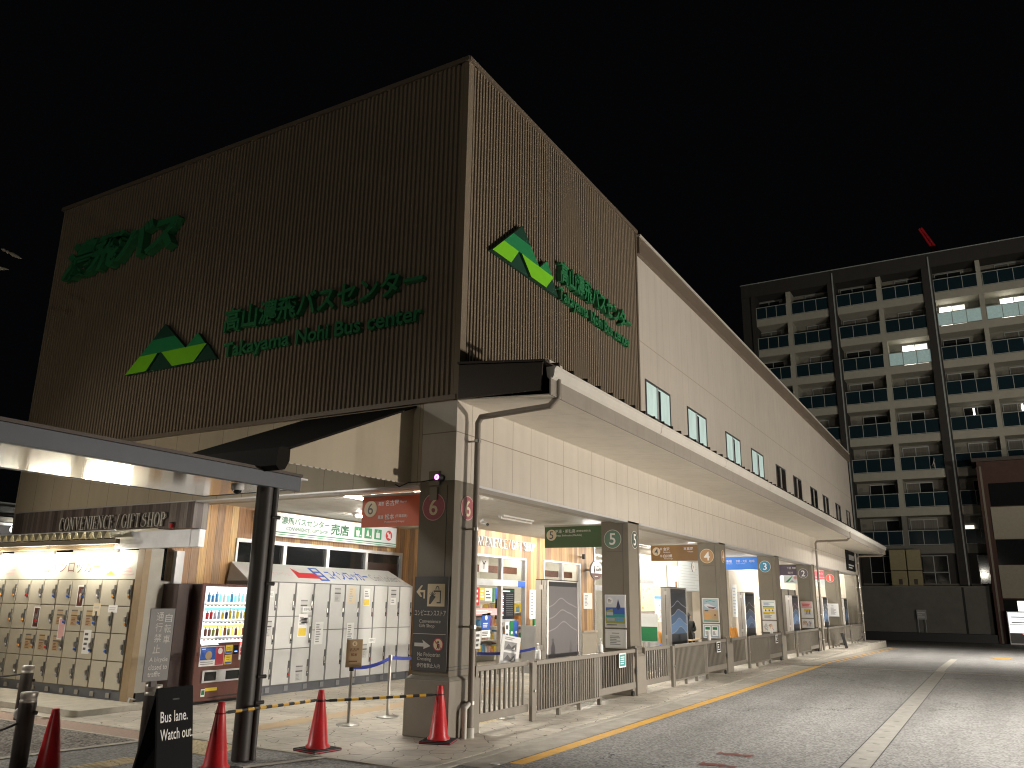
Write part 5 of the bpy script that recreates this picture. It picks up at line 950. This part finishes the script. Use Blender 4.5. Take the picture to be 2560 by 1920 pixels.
for (y, z, w, h, kind) in ((8.55, 1.12, .19, .36, 'brown'), (7.35, 1.55-.06, .19, .36, 'brown'), (7.75, .95, .2, .36, 'pale'), (6.85, 1.36, .2, .2, 'cream'), (6.42, 1.42, .24, .12, 'paper'), (7.0, .75, .2, .38, 'text')):
    b = MB(); b.rect(F, -y-w/2, -y+w/2, z, z+h, 'paper' if kind != 'cream' else 'cream_sign', .0042); c = .005
    if kind == 'brown': b.rect(F, -y-w/2+.02, -y+w/2-.02, z+.02, z+h-.02, 'vm_brown', c); b.disc(F, -y, z+.2, .035, c-.001, c+.001, 'cream_sign', n=12); b.prism(F, [(-y-.03, z+.17), (-y+.03, z+.17), (-y, z+.07)], c-.001, c+.0012, 'tan')
    elif kind == 'text': b.dashes(F, -y-w/2+.03, -y+w/2-.06, z+.04, z+h-.03, 4, 'dgrey', c)
    elif kind == 'pale': b.rect(F, -y-w/2+.02, -y+w/2-.02, z+.02, z+h-.02, 'pink', c)
    else: b.dashes(F, -y-w/2+.03, -y+w/2-.03, z+.03, z+h-.03, 2, 'grey_pale', c)
    b.build('paper_notice', t)
b = MB(); b.box(-.42, -.30, 5.78, 5.955, .06, 2.46, 'shed_brown'); b.build('post', t, bev=.005); b = MB(); b.box(-.42, -.30, 11.4, 11.55, .06, 2.46, 'shed_brown'); b.build('post', t)
b = MB(); b.box(-.29, .20, 5.80, 5.90, .2, 1.93, 'shed_side'); b.box(-.29, -.05, 5.80, 5.9, 1.93, 2.46, 'shed_side'); b.box(.13, .20, 5.80, 5.9, 1.93, 2.46, 'shed_brown'); b.box(.145, .30, 5.72, 5.80, 1.90, 2.44, 'alu'); b.build('side_panel', t); b = MB(); b.box(-.26, .15, 5.79, 5.86, .06, .2, 'black'); b.build('plinth', t)
b = MB(); b.box(-.05, .13, 5.84, 5.86, 1.99, 2.42, 'glass'); b.build('window', t)
b = MB(); b.box(-.41, -.36, 5.96, 11.4, 1.955, 2.42, 'sign_board_lit'); Fs = FX(-.412); b.text(Fs, 'コインロッカー', -8.55, 2.06, .20, 'brown', w=1.62, c=.003); b.prism(Fs, [(-6.75, 2.03), (-6.62, 2.09), (-6.5, 2.03)], .001, .004, 'yellow'); b.dashes(Fs, -6.35, -6.02, 2.02, 2.16, 3, 'pink', .003); b.dashes(Fs, -9.8, -9.4, 2.02, 2.16, 2, 'pink', .003); b.build('sign_band', t)
b = MB(); b.box(-.50, -.30, 5.75, 11.6, 2.46, 2.60, 'shed_brown'); b.box(-.515, -.50, 8.33, 8.42, 2.46, 2.60, 'taupe'); b.build('beam', t, bev=.004); b = MB(); b.box(-.86, -.78, 5.95, 11.6, 2.50, 2.58, 'taupe'); b.build('gutter', t, bev=.01)
b = MB(); F = Fr((0, 0, 0), (0, 1, 0)); y = 6.0; P1 = []
while y < 11.6: P1 += [(y, 0), (y+.05, 0), (y+.10, .11), (y+.15, .11)]; y += .21
for i in range(len(P1)-1):
    (ya, za), (yb, zb) = P1[i], P1[i+1]
    b.hexa([(-.90, ya, 2.585+za), (-.90, yb, 2.585+zb), (.3, yb, 2.74+zb), (.3, ya, 2.74+za), (-.90, ya, 2.592+za), (-.90, yb, 2.592+zb), (.3, yb, 2.747+zb), (.3, ya, 2.747+za)], 'sheet_plastic')
b.box(-.91, -.87, 5.95, 11.6, 2.70, 2.715, 'alu'); b.build('corrugated_roof', t)
for (y0, y1) in ((6.28, 7.46), (8.05, 9.26), (9.75, 10.95)):
    b = MB(); b.box(-.585, -.555, y0-.03, y1+.03, 2.37, 2.44, 'white_plastic'); lp = b.build('lamp', t); b = MB(); b.cyl((-.57, y0, 2.31), (-.57, y1, 2.31), .045, n=10, m='shed_tube'); b.build('tube', lp)
b = MB(); b.box(-1.47, -.42, 5.39, 11.6, -.01, .085, 'concrete_pale'); struct(b, 'concrete_slab', bev=.008); b = MB(); b.box(-.56, .3, 5.72, 5.97, 0, .07, 'concrete_pale'); struct(b, 'footing')
tag((lambda b: b.tube([(-.52, 5.6, .07), (-.46, 5.66, .15), (-.36, 5.66, .12)], .015, 8, 'steel').build('bracket'))(MB()), 'small steel bracket at the foot of the shed post', 'bracket')
t = thing('white_box_sign', 'white blank sign box on two pale posts beside the locker shed', 'sign', (-.5, 5.4, 0), world=True)
b = MB(); b.box(-.52, -.40, 4.60, 6.47, 2.44, 2.715, 'white_box'); b.box(-.519, -.40, 4.405, 4.596, 2.44, 2.71, 'white_box'); b.build('panel', t, bev=.008); b = MB(); b.box(-.53, -.39, 4.40, 4.60, 2.712, 2.72, 'black'); b.build('cap', t)
# ================================================================ bus shelter in the left foreground
t = thing('bus_shelter', 'flat roofed bus shelter with steel blue fascia and polished underside', 'bus shelter', (-2.35, 1.03, 0), world=True)
b = MB(); b.box(-8.5, -1.92, .945, 1.03, 2.94, 3.115, 'fascia_blue'); b.box(-8.5, -1.92, 2.62, 2.66, 2.96, 3.1, 'fascia_blue'); b.box(-1.96, -1.921, 1.03, 2.62, 2.96, 3.1, 'fascia_blue'); b.build('fascia', t, bev=.006)
b = MB(); b.box(-8.5, -1.96, 1.03, 2.62, 2.965, 2.975, 'mirror_soffit'); b.build('soffit', t); b = MB(); b.box(-8.5, -1.9, .94, 2.68, 3.117, 3.15, 'dark_metal'); b.box(-2.05, -1.75, 1.0, 1.3, 3.10, 3.116, 'alu'); b.build('roof', t)
b = MB(); b.cyl((-2.35, 1.08, 0), (-2.35, 1.08, 2.96), .098, n=24, m='pole_dark'); b.build('pole', t); b = MB(); b.cyl((-2.262, .998, 0), (-2.262, .998, 2.95), .04, n=14, m='pole_dark')
for z in (2.6, 1.85, .85, .58): b.cyl((-2.30, .985, z), (-2.21, .95, z), .022, n=8, m='pole_dark')
b.build('drainpipe', t)
t = thing('dome_camera', 'white dome camera under the bus shelter roof', 'camera', (-2.73, 1.12, 2.94)); b = MB(); b.lathe((0, 0, 0), [(0, 0), (.07, 0), (.075, -.05), (.062, -.075)], 20, 'white_plastic'); b.build('housing', t); b = MB(); b.ball((0, 0, -.07), .05, 'glass_dark', 18, 12); b.build('dome', t)
b = MB(); b.lathe((0, 0, -.075), [(.066, .008), (.064, -.02), (.052, -.05)], 20, 'white_plastic', 1, .3) if False else b.box(-.062, .062, -.004, .004, -.085, -.075, 'white_plastic'); b.build('ring', t)
t = thing('security_camera', 'security camera with glowing purple lens on the corner column', 'camera', (-.03, .25, 3.30), world=True)
b = MB(); b.box(-.03, 0, .24, .42, 3.22, 3.42, 'taupe_light'); b.box(-.03, -.002, .27, .40, 3.02, 3.20, 'taupe_light'); b.build('mount', t, bev=.006); b = MB(); b.cyl((-.02, .2, 3.32), (-.16, .19, 3.31), .045, n=16, m='black'); b.build('housing', t); b = MB(); b.lathe((0, 0, 0), [(0, 0)], 3, 'black') if False else b.cyl((-.161, .19, 3.31), (-.165, .19, 3.31), .036, n=18, m='led_purple'); b.build('lens', t); b = MB(); b.cyl((-.165, .19, 3.31), (-.168, .19, 3.31), .01, n=12, m='black'); b.build('iris', t)
b = MB(); b.tube([(-.04, .3, 3.30), (-.1, .5, 3.27), (-.18, .65, 3.26), (-.24, .76, 3.20), (-.28, .8, 3.23)], .008, 6, 'black'); b.build('cable', t)
t = thing('ceiling_camera', 'small white bullet camera under the ceiling by the shop letters', 'camera', (5.3, 2.8, 3.3)); b = MB(); b.cyl((0, .1, -.02), (-.06, -.08, -.08), .035, n=14, m='white_plastic'); b.build('housing', t); b = MB(); b.cyl((-.061, -.081, -.08), (-.07, -.10, -.087), .03, n=14, m='black'); b.build('lens', t); b = MB(); b.cyl((0, .08, .045), (0, .06, -.03), .02, n=10, m='white_plastic'); b.build('mount', t)
# ================================================================ cones, bars, bollards, boards on the forecourt
def cone(x, y, rz, label, base=True):
    t = thing('traffic_cone', label, 'traffic cone', (x, y, 0), rz, 'red traffic cones')
    b = MB(); b.lathe((0, 0, 0), [(.142, .035), (.142, .052), (.118, .075), (.055, .52), (.040, .60), (.034, .655), (.028, .662), (0, .664)], 26, 'cone_red'); b.build('body', t)
    b = MB(); q = .195; b.box(-q, q, -q, q, 0, .03, 'rubber'); b.box(-q*.985, q*.985, -q*.985, q*.985, .012, .020, 'cone_red') if False else None; b.box(-.15, .15, -.15, .15, .03, .037, 'rubber'); b.build('base', t, bev=.006)
    b = MB(); b.box(-q-.002, q+.002, -q-.002, q+.002, .010, .019, 'crimson'); b.build('base_stripe', t)
    return t
c = cone(-.19, .09-.10, R(20), 'red traffic cone in front of the corner column'); 
dup(c, (-1.46, .80, 0), R(-8), 'red traffic cone in the middle of the striped bars'); dup(c, (-2.93, .80, 0), R(10), 'red traffic cone between the black board and the shelter pole'); dup(c, (-4.20, 1.58, 0), R(0), 'red traffic cone beside the left bollard')
def bar(p, q, label):
    p, q = Vector(p), Vector(q); t = thing('cone_bar', label, 'bar', (p+q)/2, 0, 'striped bars between the cones', world=True); d = q-p; n = 15
    for nm, par in (('pole', 0),):
        b = MB()
        for k in range(n): b.cyl(p+d*(.07+.86*k/n), p+d*(.07+.86*(k+1)/n), .017, n=12, m='bar_yellow' if k % 2 else 'black', cap=False)
        b.build('pole', t)
    for e, s in ((p, 1), (q, -1)):
        b = MB(); b.cyl(e+d*.07*s, e+d*.035*s, .014, .008, 8, 'black'); F = Fr(e); pts = [e+Vector((.052*math.cos(a), .052*math.sin(a), 0)) for a in [2*math.pi*k/16 for k in range(17)]]
        for k in range(16): b.cyl(pts[k], pts[k+1], .006, n=6, m='black', cap=False)
        b.build('ring', t)
bar((-.19, -.01, .555), (-1.46, .80, .535), 'striped bar between the column cone and the middle cone'); bar((-1.46, .80, .55), (-2.93, .80, .55), 'striped bar between the middle cone and the cone by the black board')
def bollard(x, y, h, r, label, band=True):
    t = thing('bollard', label, 'bollard', (x, y, 0), 0, 'dark brown bollards')
    b = MB(); b.lathe((0, 0, 0), [(0, 0), (r, 0), (r, h-.11), (r*.98, h-.10)], 22, 'bollard_brown'); b.build('post', t)
    b = MB(); b.lathe((0, 0, 0), [(r*.98, h-.10), (r, h-.098), (r, h-.075), (r*.93, h-.072), (r*.93, h-.055), (r*1.01, h-.05), (r*1.01, h-.008), (r*.96, h), (0, h)], 22, 'bollard_band'); b.build('cap', t)
    b = MB(); b.cyl((r*.5, -r*.8, h-.2), (r*.6, -r*1.15, h-.2), .02, n=10, m='bollard_brown'); b.build('eyelet', t)
    return t
bl = bollard(-3.87, 2.60, .715, .082, 'nearest dark brown bollard behind the left cone'); dup(bl, (-2.03, 5.82, 0), R(20), 'dark brown bollard in front of the cream lockers')
b3 = bollard(-3.2, 1.53, .80, .085, 'dark brown bollard carrying the grey bicycle sign')
def chain(p, q, sag, label):
    b = MB(); p, q = Vector(p), Vector(q); n = 14; P = [p+(q-p)*(k/n)-Vector((0, 0, sag*4*(k/n)*(1-k/n))) for k in range(n+1)]
    for k in range(n): b.cyl(P[k], P[k+1], .012, n=6, m='black')
    tag(b.build('chain'), label, 'chain')
chain((-2.1, 5.85, .60), (-2.6, 9.0, .6), .12, 'black chain from the far bollard to the left'); chain((-3.95, 2.6, .42), (-4.9, 2.95, .36), .10, 'black chain from the nearest bollard to the left edge')
t = thing('chain_light', 'white round reflector on the chain behind the nearest bollard', 'reflector', (-3.55, 3.3, .42)); b = MB(); b.ball((0, 0, 0), .045, 'white', 14, 10, 1, .7, 1.3); b.build('globe', t); b = MB(); b.cyl((0, 0, -.42), (0, 0, -.05), .006, n=6, m='black'); b.build('cord', t)
t = thing('bicycle_sign', 'grey upright sign forbidding bicycles on the bollard beside the black board', 'sign', (-3.27, 1.45, .8), world=True); F = Fr((-3.265, 1.44, .845), (1, -.03, 0))
b = MB(); b.fb(F, -.147, .147, 0, .725, -.012, 0, 'sign_grey'); b.build('panel', t, bev=.003)
b = MB(); g = 'letter_grey'
for k, s_ in enumerate('自転車'): b.text(F, s_, .075, .585-.108*k, .086, g, w=.082, c=.002, al='c')
for k, s_ in enumerate('通行禁止'): b.text(F, s_, -.03, .60-.108*k, .086, g, w=.085, c=.002, al='c')
for k, s_ in enumerate(('A bicycle', 'closed to', 'traffic')): b.text(F, s_, -.098, .18-.068*k, .052 if k else .056, g, w=(.215, .22, .145)[k], c=.002, bold=.012)
b.build('lettering', t); b = MB(); b.box(-3.30, -3.23, 1.45, 1.49, .79, .95, 'bollard_brown'); b.build('bracket', t)
t = thing('a_frame_board', 'black folding board reading Bus lane Watch out', 'sign board', (-3.55, .55, 0), world=True); F = Fr((-3.80, .55, .0), (1, .05, 0), (0, .16, 1)); H = .87
b = MB(); b.fb(F, 0, .415, .02, H, -.022, 0, 'black_panel'); b.fb(F, .17, .25, H-.115, H-.10, 0, .003, 'black'); b.build('front_leaf', t, bev=.006)
b = MB(); b.hexa([(-3.86, .86, 0), (-3.44, .88, 0), (-3.44, .905, 0), (-3.86, .885, 0), (-3.79, .70, .86), (-3.40, .715, .86), (-3.40, .735, .86), (-3.79, .72, .86)], 'black_panel'); b.build('back_leaf', t)
b = MB(); b.text(F, 'Bus lane.', .035, .565, .098, 'letter_white', w=.315, c=.003, bold=.008); b.text(F, 'Watch out.', .035, .41, .098, 'letter_white', w=.375, c=.003, bold=.008); b.text(F, '濃飛', .31, .085, .03, 'grey', w=.075, c=.003); b.rect(F, .31, .385, .07, .078, 'crimson'); b.build('lettering', t)
t = thing('a_frame_board', 'black folding board cut off at the left edge', 'sign board', (-4.75, 2.0, 0), world=True); F = Fr((-4.86, 1.97, 0), (1, .05, 0), (0, .16, 1)); b = MB(); b.fb(F, -.05, .41, .02, .80, -.022, 0, 'black_panel'); b.build('front_leaf', t, bev=.006); b = MB(); b.text(F, 's', .315, .56, .07, 'letter_white', c=.003, bold=.008); b.text(F, '6', .325, .42, .085, 'letter_white', c=.003); b.build('lettering', t)
b = MB(); b.hexa([(-4.9, 2.3, 0), (-4.46, 2.32, 0), (-4.46, 2.34, 0), (-4.9, 2.32, 0), (-4.88, 2.12, .8), (-4.46, 2.14, .8), (-4.46, 2.16, .8), (-4.88, 2.14, .8)], 'black_panel'); b.build('back_leaf', t)
b = MB(); b.cyl((-.964, -1.30, -.004), (-.964, -1.30, .004), .055, n=20, m='alu'); tag(b.build('road_stud'), 'small round metal marker in the gutter near the corner', 'marker')
t = thing('fire_lamp', 'small red alarm lamp beside the dark shop board lettering', 'lamp', (-.02, 5.75, 2.86), world=True); b = MB(); b.cyl((-.03, 5.72, 2.80), (-.03, 5.72, 2.88), .035, n=14, m='red'); b.build('lens', t); b = MB(); b.cyl((-.03, 5.72, 2.88), (-.03, 5.72, 2.90), .04, n=14, m='dark_metal'); b.build('cap', t)
# ================================================================ apartment block beyond
A = thing('apartment_block', 'tall dark and cream apartment block with blue glass balconies', 'building', (60, 0, 0), world=True); X = 60.0; FA = FX(X)
BZ = [3.40, 6.2, 9.04, 11.85, 14.66, 17.47, 20.28, 23.1, 25.92, 28.73]
b = MB(); b.box(X+1.5, X+14, -26, 10.4, -1, 29.3, 'apt_back'); b.build('rear_wall', A)
b = MB(); b.box(X-.15, X+1.6, -26, 10.4, 28.12, 29.3, 'apt_dark'); b.box(X-.2, X+1.6, -26, 10.45, 29.3, 29.36, 'apt_frame'); b.box(X-.1, X+14, 9.55, 10.4, -1, 28.1, 'apt_dark'); b.build('parapet', A)
PD = [(9.2, 9.56), (2.5, 3.13), (-4.8, -4.05), (-12.1, -11.35)]; PC = [(6.2, 6.6), (-1.0, -.64), (-8.15, -7.83)]
for (y0, y1) in PD: b = MB(); b.box(X-.25, X+1.52, y0, y1, -1, 28.1, 'apt_dark'); b.box(X-.30, X-.25, y0+.12, y0+.22, -1, 29, 'apt_frame') if y0 < 9 else None; b.build('dark_pier', A)
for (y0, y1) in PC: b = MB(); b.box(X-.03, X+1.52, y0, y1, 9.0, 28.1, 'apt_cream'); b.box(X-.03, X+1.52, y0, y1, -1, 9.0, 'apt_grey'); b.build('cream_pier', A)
BAYS = [(6.6, 9.2), (3.13, 6.2), (-.64, 2.5), (-4.05, -1.0), (-7.83, -4.8), (-11.35, -8.15)]
for k, z in enumerate(BZ[:9]):
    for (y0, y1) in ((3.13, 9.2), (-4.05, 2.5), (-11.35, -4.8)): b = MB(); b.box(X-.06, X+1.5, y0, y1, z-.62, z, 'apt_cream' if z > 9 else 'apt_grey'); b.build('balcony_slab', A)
mr_ = MB(); w0, w1, hh = -1.5, 1.5, 1.12
def rail_mesh(w, glass):
    b = MB(); Fz = Fr((0, 0, 0), (0, -1, 0)); n = 3
    b.fb(Fz, -w/2, w/2, hh-.05, hh, 0, .05, 'apt_frame'); b.fb(Fz, -w/2, w/2, .03, .07, 0, .05, 'apt_frame')
    for i in range(n+1): a = -w/2+w*i/n; b.fb(Fz, a-.022, a+.022, .0, hh, -.01, .055, 'apt_frame')
    for i in range(n): b.fb(Fz, -w/2+w*i/n+.02, -w/2+w*(i+1)/n-.02, .07, hh-.05, .01, .02, glass)
    return b
def win_mesh(pane):
    b = MB(); Fz = Fr((0, 0, 0), (0, -1, 0)); b.fb(Fz, -.95, .95, 1.98, 2.05, 0, .08, 'apt_frame'); b.fb(Fz, -.95, -.90, 0, 1.98, 0, .08, 'apt_frame'); b.fb(Fz, .90, .95, 0, 1.98, 0, .08, 'apt_frame'); b.fb(Fz, -.03, .03, 0, 1.98, 0, .09, 'apt_frame')
    p = MB(); p.fb(Fz, -.90, -.03, 0, 1.98, .01, .03, 'curtain' if pane == 'half' else pane); p.fb(Fz, .03, .90, 0, 1.98, .01, .04, 'glass_dark' if pane == 'half' else 'apt_lit_soft' if pane == 'apt_lit' else pane); return b, p
def put(mb, name, loc, par):
    o = mb.build(name, par, off=(60, 0, 0) if False else None) if False else None
PROTO = {}
def inst(key, mk, name, par, loc):
    if key not in PROTO:
        o = mk().build(name, None); PROTO[key] = o; COL.objects.unlink(o)
    o = PROTO[key].copy(); o.name = name; COL.objects.link(o); o.parent = par; o.location = loc; return o
LIT = {(7, 4): 'apt_lit', (7, 5): 'apt_lit', (6, 3): 'apt_lit', (4, 4): 'spot', (4, 5): 'spot2', (1, 4): 'dim'}
for k, z in enumerate(BZ[:9]):
    for j, (y0, y1) in enumerate(BAYS):
        yc = (y0+y1)/2; w = y1-y0-.05; lit = LIT.get((k, j))
        if k == 0: continue
        inst(('r', round(w, 1), lit == 'apt_lit'), lambda: rail_mesh(w, 'glass_lit' if lit == 'apt_lit' else 'glass_teal'), 'railing', A, (-.02, yc, z))
        s = .45 if (j+k//5) % 2 else -.35; pn = 'apt_lit' if lit == 'apt_lit' else ('glass_dark', 'curtain', 'glass_dark', 'half')[(k*7+j*5+k*j) % 4]
        wo = inst('wf', lambda: win_mesh('glass_dark')[0], 'window', A, (1.46, yc+s, z+.02)); inst(('wp', pn), lambda: win_mesh(pn)[1], 'pane', wo, (0, 0, 0))
        v = MB(); inst('vent', lambda: MB().cyl((1.5, 0, 0), (1.44, 0, 0), .16, n=16, m='apt_grey'), 'vent', A, (0, yc-1.25 if s > 0 else yc+1.25, z+1.7))
        if lit in ('spot', 'spot2'): inst(('spot', lit), lambda: MB().box(1.36, 1.40, -.06, .06, 1.15, 1.95, 'apt_lit'), 'lamp', A, (0, yc+s*.3, z))
        if lit == 'dim': inst('warm', lambda: MB().box(1.38, 1.40, -.3, .3, 1.2, 1.5, 'apt_lit_soft'), 'lamp', A, (0, yc+1.2, z))
for (yc) in (4.6, .95, -2.5, -6.3):   # ground storey: tall two by two windows
    wo = inst('gw', lambda: (lambda b: [b.fb(Fr((0, 0, 0), (0, -1, 0)), a, c_, d, e, 0, .07, 'apt_frame') for a, c_, d, e in ((-.95, -.9, 0, 2.3), (.9, .95, 0, 2.3), (-.03, .03, 0, 2.3), (-.95, .95, 2.25, 2.3), (-.95, .95, 1.05, 1.1))] and b)(MB()), 'window', A, (.2, yc, 3.15)); inst('gp', lambda: MB().fb(Fr((0, 0, 0), (0, -1, 0)), -.9, .9, 0, 2.25, .01, .03, 'glass_dark'), 'pane', wo, (0, 0, 0))
b = MB(); b.box(X+.25, X+1.5, -26, 10, -1, 5.6, 'apt_dark'); b.build('ground_storey', A)
for (y0, y1, lb) in ((-.70, .40, 'left of two tall ochre tanks behind the retaining wall'), (-1.72, -.76, 'right of two tall ochre tanks behind the retaining wall')):
    t = thing('storage_tank', lb, 'tank', (59, (y0+y1)/2, 3.1), 0, 'ochre tanks behind the retaining wall', world=True); b = MB(); b.box(58.9, 59.7, y0, y1, 2.9, 4.30, 'ochre_tank'); b.box(58.9, 59.7, y0, y1, 4.33, 5.85, 'ochre_tank'); b.build('body', t, bev=.05); b = MB(); b.box(58.88, 58.9, y0+.35, y0+.6, 3.3, 3.7, 'dark_metal'); b.build('valve', t)
b = MB(); b.box(57.9, 58.4, -5.9, 20, -1.5, 3.10, 'retain'); b.box(57.84, 58.45, -5.9, 20, 3.10, 3.18, 'apt_grey'); b.box(57.885, 57.9, -4.3, -4.15, -1.5, 3.1, 'groove'); tag(b.build('retaining_wall'), 'long grey concrete retaining wall below the apartment block', 'wall')
t = thing('small_notice_board', 'small grey notice board on posts before the retaining wall', 'sign', (57.5, -1.45, -.6), world=True); b = MB(); b.box(57.5, 57.55, -1.78, -1.15, .85, 1.52, 'grey'); F = FX(57.5); b.dashes(F, 1.2, 1.7, .95, 1.4, 3, 'grey_pale', .004); b.build('panel', t)
for y in (-1.7, -1.22): b = MB(); b.box(57.55, 57.6, y, y+.04, -.7, 1.5, 'alu_dark'); b.build('post', t)
b = MB(); b.box(56.6, 57.9, -6.0, 16, -.9, -.05, 'black'); tag(b.build('hedge_trough'), 'low dark planter along the foot of the retaining wall', 'planter')
t = thing('satellite_dish', 'pale satellite dish on a balcony railing of the apartment block', 'dish', (59.75, -3.35, 12.4)); b = MB(); b.lathe((0, 0, 0), [(0, 0), (.2, .03), (.36, .1), (.36, .115), (.2, .045), (0, .015)], 22, 'gutter'); d = b.build('dish', t); d.rotation_euler = (R(-70), R(-40), 0); b = MB(); b.cyl((.05, 0, -.05), (.25, 0, -.5), .03, n=8, m='gutter'); b.build('arm', t)
t = thing('crane', 'red crane jib standing above the apartment block roof', 'crane', (66, -5.2, 29), world=True); p, q = Vector((64, -6.4, 28.9)), Vector((64, -4.35, 33.4)); b = MB()
for o_ in ((0, 0, 0), (.5, 0, 0), (.25, .4, 0)): b.cyl(p+Vector(o_), q+Vector(o_)*.4, .11, n=8, m='crane_red')
for k in range(14):
    u, v = p+(q-p)*k/14, p+(q-p)*(k+1)/14; s0, s1 = 1-.6*k/14, 1-.6*(k+1)/14; b.cyl(u, v+Vector((.5, 0, 0))*s1, .05, n=6, m='crane_red'); b.cyl(u+Vector((.5, 0, 0))*s0, v+Vector((.25, .4, 0))*s1, .05, n=6, m='crane_red'); b.cyl(u+Vector((.25, .4, 0))*s0, v, .05, n=6, m='crane_red')
b.build('jib', t); b = MB(); b.cyl((64.2, -6.4, 27.5), (64.2, -6.4, 29.2), .35, n=12, m='gutter'); b.build('mast', t)
# brown building at the right edge
Bt = thing('brick_building', 'brown building with pale panels at the right edge', 'building', (57, -7, 0), world=True); b = MB()
def zy(z): return -5.9-.055*(10-min(z, 10))
b = MB(); b.box(57, 70, -24, -6.1, -1, 11.8, 'brick_brown'); b.build('wall', Bt); b = MB(); b.box(56.75, 57.02, -6.55, -6.05, -1, 11.4, 'brick_brown'); b.box(56.70, 56.75, -6.35, -6.22, -1, 11.4, 'taupe'); b.build('pier', Bt); b = MB(); b.box(56.7, 70.1, -24.1, -5.8, 11.75, 12.0, 'dark_metal'); b.build('roof', Bt)
for (z0, z1) in ((6.32, 8.52), (2.38, 4.56)): b = MB(); b.box(56.8, 57.0, -24, -6.60, z0, z1, 'panel_cream'); b.build('panel', Bt)
for (z0, z1) in ((8.6, 10.2), (4.6, 6.28)): b = MB(); b.box(56.97, 57.0, -24, -6.65, z0, z1, 'glass_dark'); b.build('window', Bt)
b = MB(); b.box(56.96, 57.0, -24, -6.6, 1.45, 2.3, 'glass_dark'); b.box(56.95, 56.96, -8.5, -7.4, 1.5, 2.2, 'apt_lit_soft'); b.build('shop_window', Bt)
t = thing('vending_machine', 'white lit vending machine before the brown building', 'vending machine', (55.8, -7.2, -.6), world=True); b = MB(); b.box(55.6, 56.4, -8.0, -6.68, -.6, 1.52, 'white_plastic'); b.build('body', t, bev=.03); F = FX(55.595)
b = MB(); b.fb(F, 6.74, 7.94, .15, 1.45, 0, .01, 'vm_white'); dp = b.build('display', t); b = MB()
for z in (1.1, .75): b.dashes(F, 6.9, 7.8, z, z+.12, 1, 'grey', .012); b.rect(F, 6.78, 7.9, z-.08, z-.05, 'grey_pale', .012)
b.build('shelf', dp); b = MB(); b.fb(F, 6.74, 7.94, -.5, .15, 0, .01, 'dgrey'); b.disc(F, 7.5, .12, .06, .01, .015, 'led_red', n=10); b.disc(F, 7.7, .0, .06, .01, .015, 'led_green', n=10); b.build('lower_panel', t)
# ================================================================ far left: station roofs, a lamp, overhead cable ends
t = thing('station_roof', 'distant pale banded station roof at the left edge', 'building', (13, 41, 0), world=True)
for i, (z0, z1, m) in enumerate(((6.28, 6.5, 'gutter'), (5.85, 6.28, 'apt_grey'), (5.72, 5.85, 'dark_metal'), (5.42, 5.70, 'panel_cream'), (5.30, 5.40, 'gutter'))): b = MB(); b.box(4, 17.5, 40-.05*i, 46, z0, z1, m); b.build('roof_band', t)
b = MB(); b.box(4, 17.4, 40.5, 46, -1, 5.3, 'apt_dark'); b.build('wall', t)
t = thing('street_lamp', 'bright white lamp left of the dark shop board', 'street lamp', (15.9, 39.6, -.1), world=True); b = MB(); b.ball((15.9, 39.6, 5.06), .20, 'far_lamp', 14, 10); b.build('globe', t); b = MB(); b.cyl((15.9, 39.7, 0), (15.9, 39.7, 4.95), .06, n=10, m='dark_metal'); b.build('pole', t)
for k, (p, q, lb) in enumerate((((-2.0, 8.8, 7.78), (-2.0, 8.05, 7.43), 'upper pale overhead cable end at the left edge'), ((-2.0, 9.2, 7.52), (-2.0, 8.42, 7.30), 'lower pale overhead cable end at the left edge'))):
    p, q = Vector(p), Vector(q); t = thing('overhead_cable', lb, 'cable', p, 0, 'overhead cable ends', world=True); d = q-p; b = MB()
    for u0, u1, r_0, r_1 in ((0, .12, .012, .03), (.12, .2, .03, .012), (.2, .3, .012, .03), (.3, .36, .03, .015), (.36, .55, .015, .035), (.55, .8, .035, .025), (.8, 1, .025, .004)): b.cyl(p+d*u0, p+d*u1, r_0, r_1, 10, 'concrete_pale', False)
    b.build('sleeve', t); b = MB(); b.cyl(p, p-d*9, .012, n=6, m='black'); b.build('wire', t)
bpy.data.objects.remove(FOB)
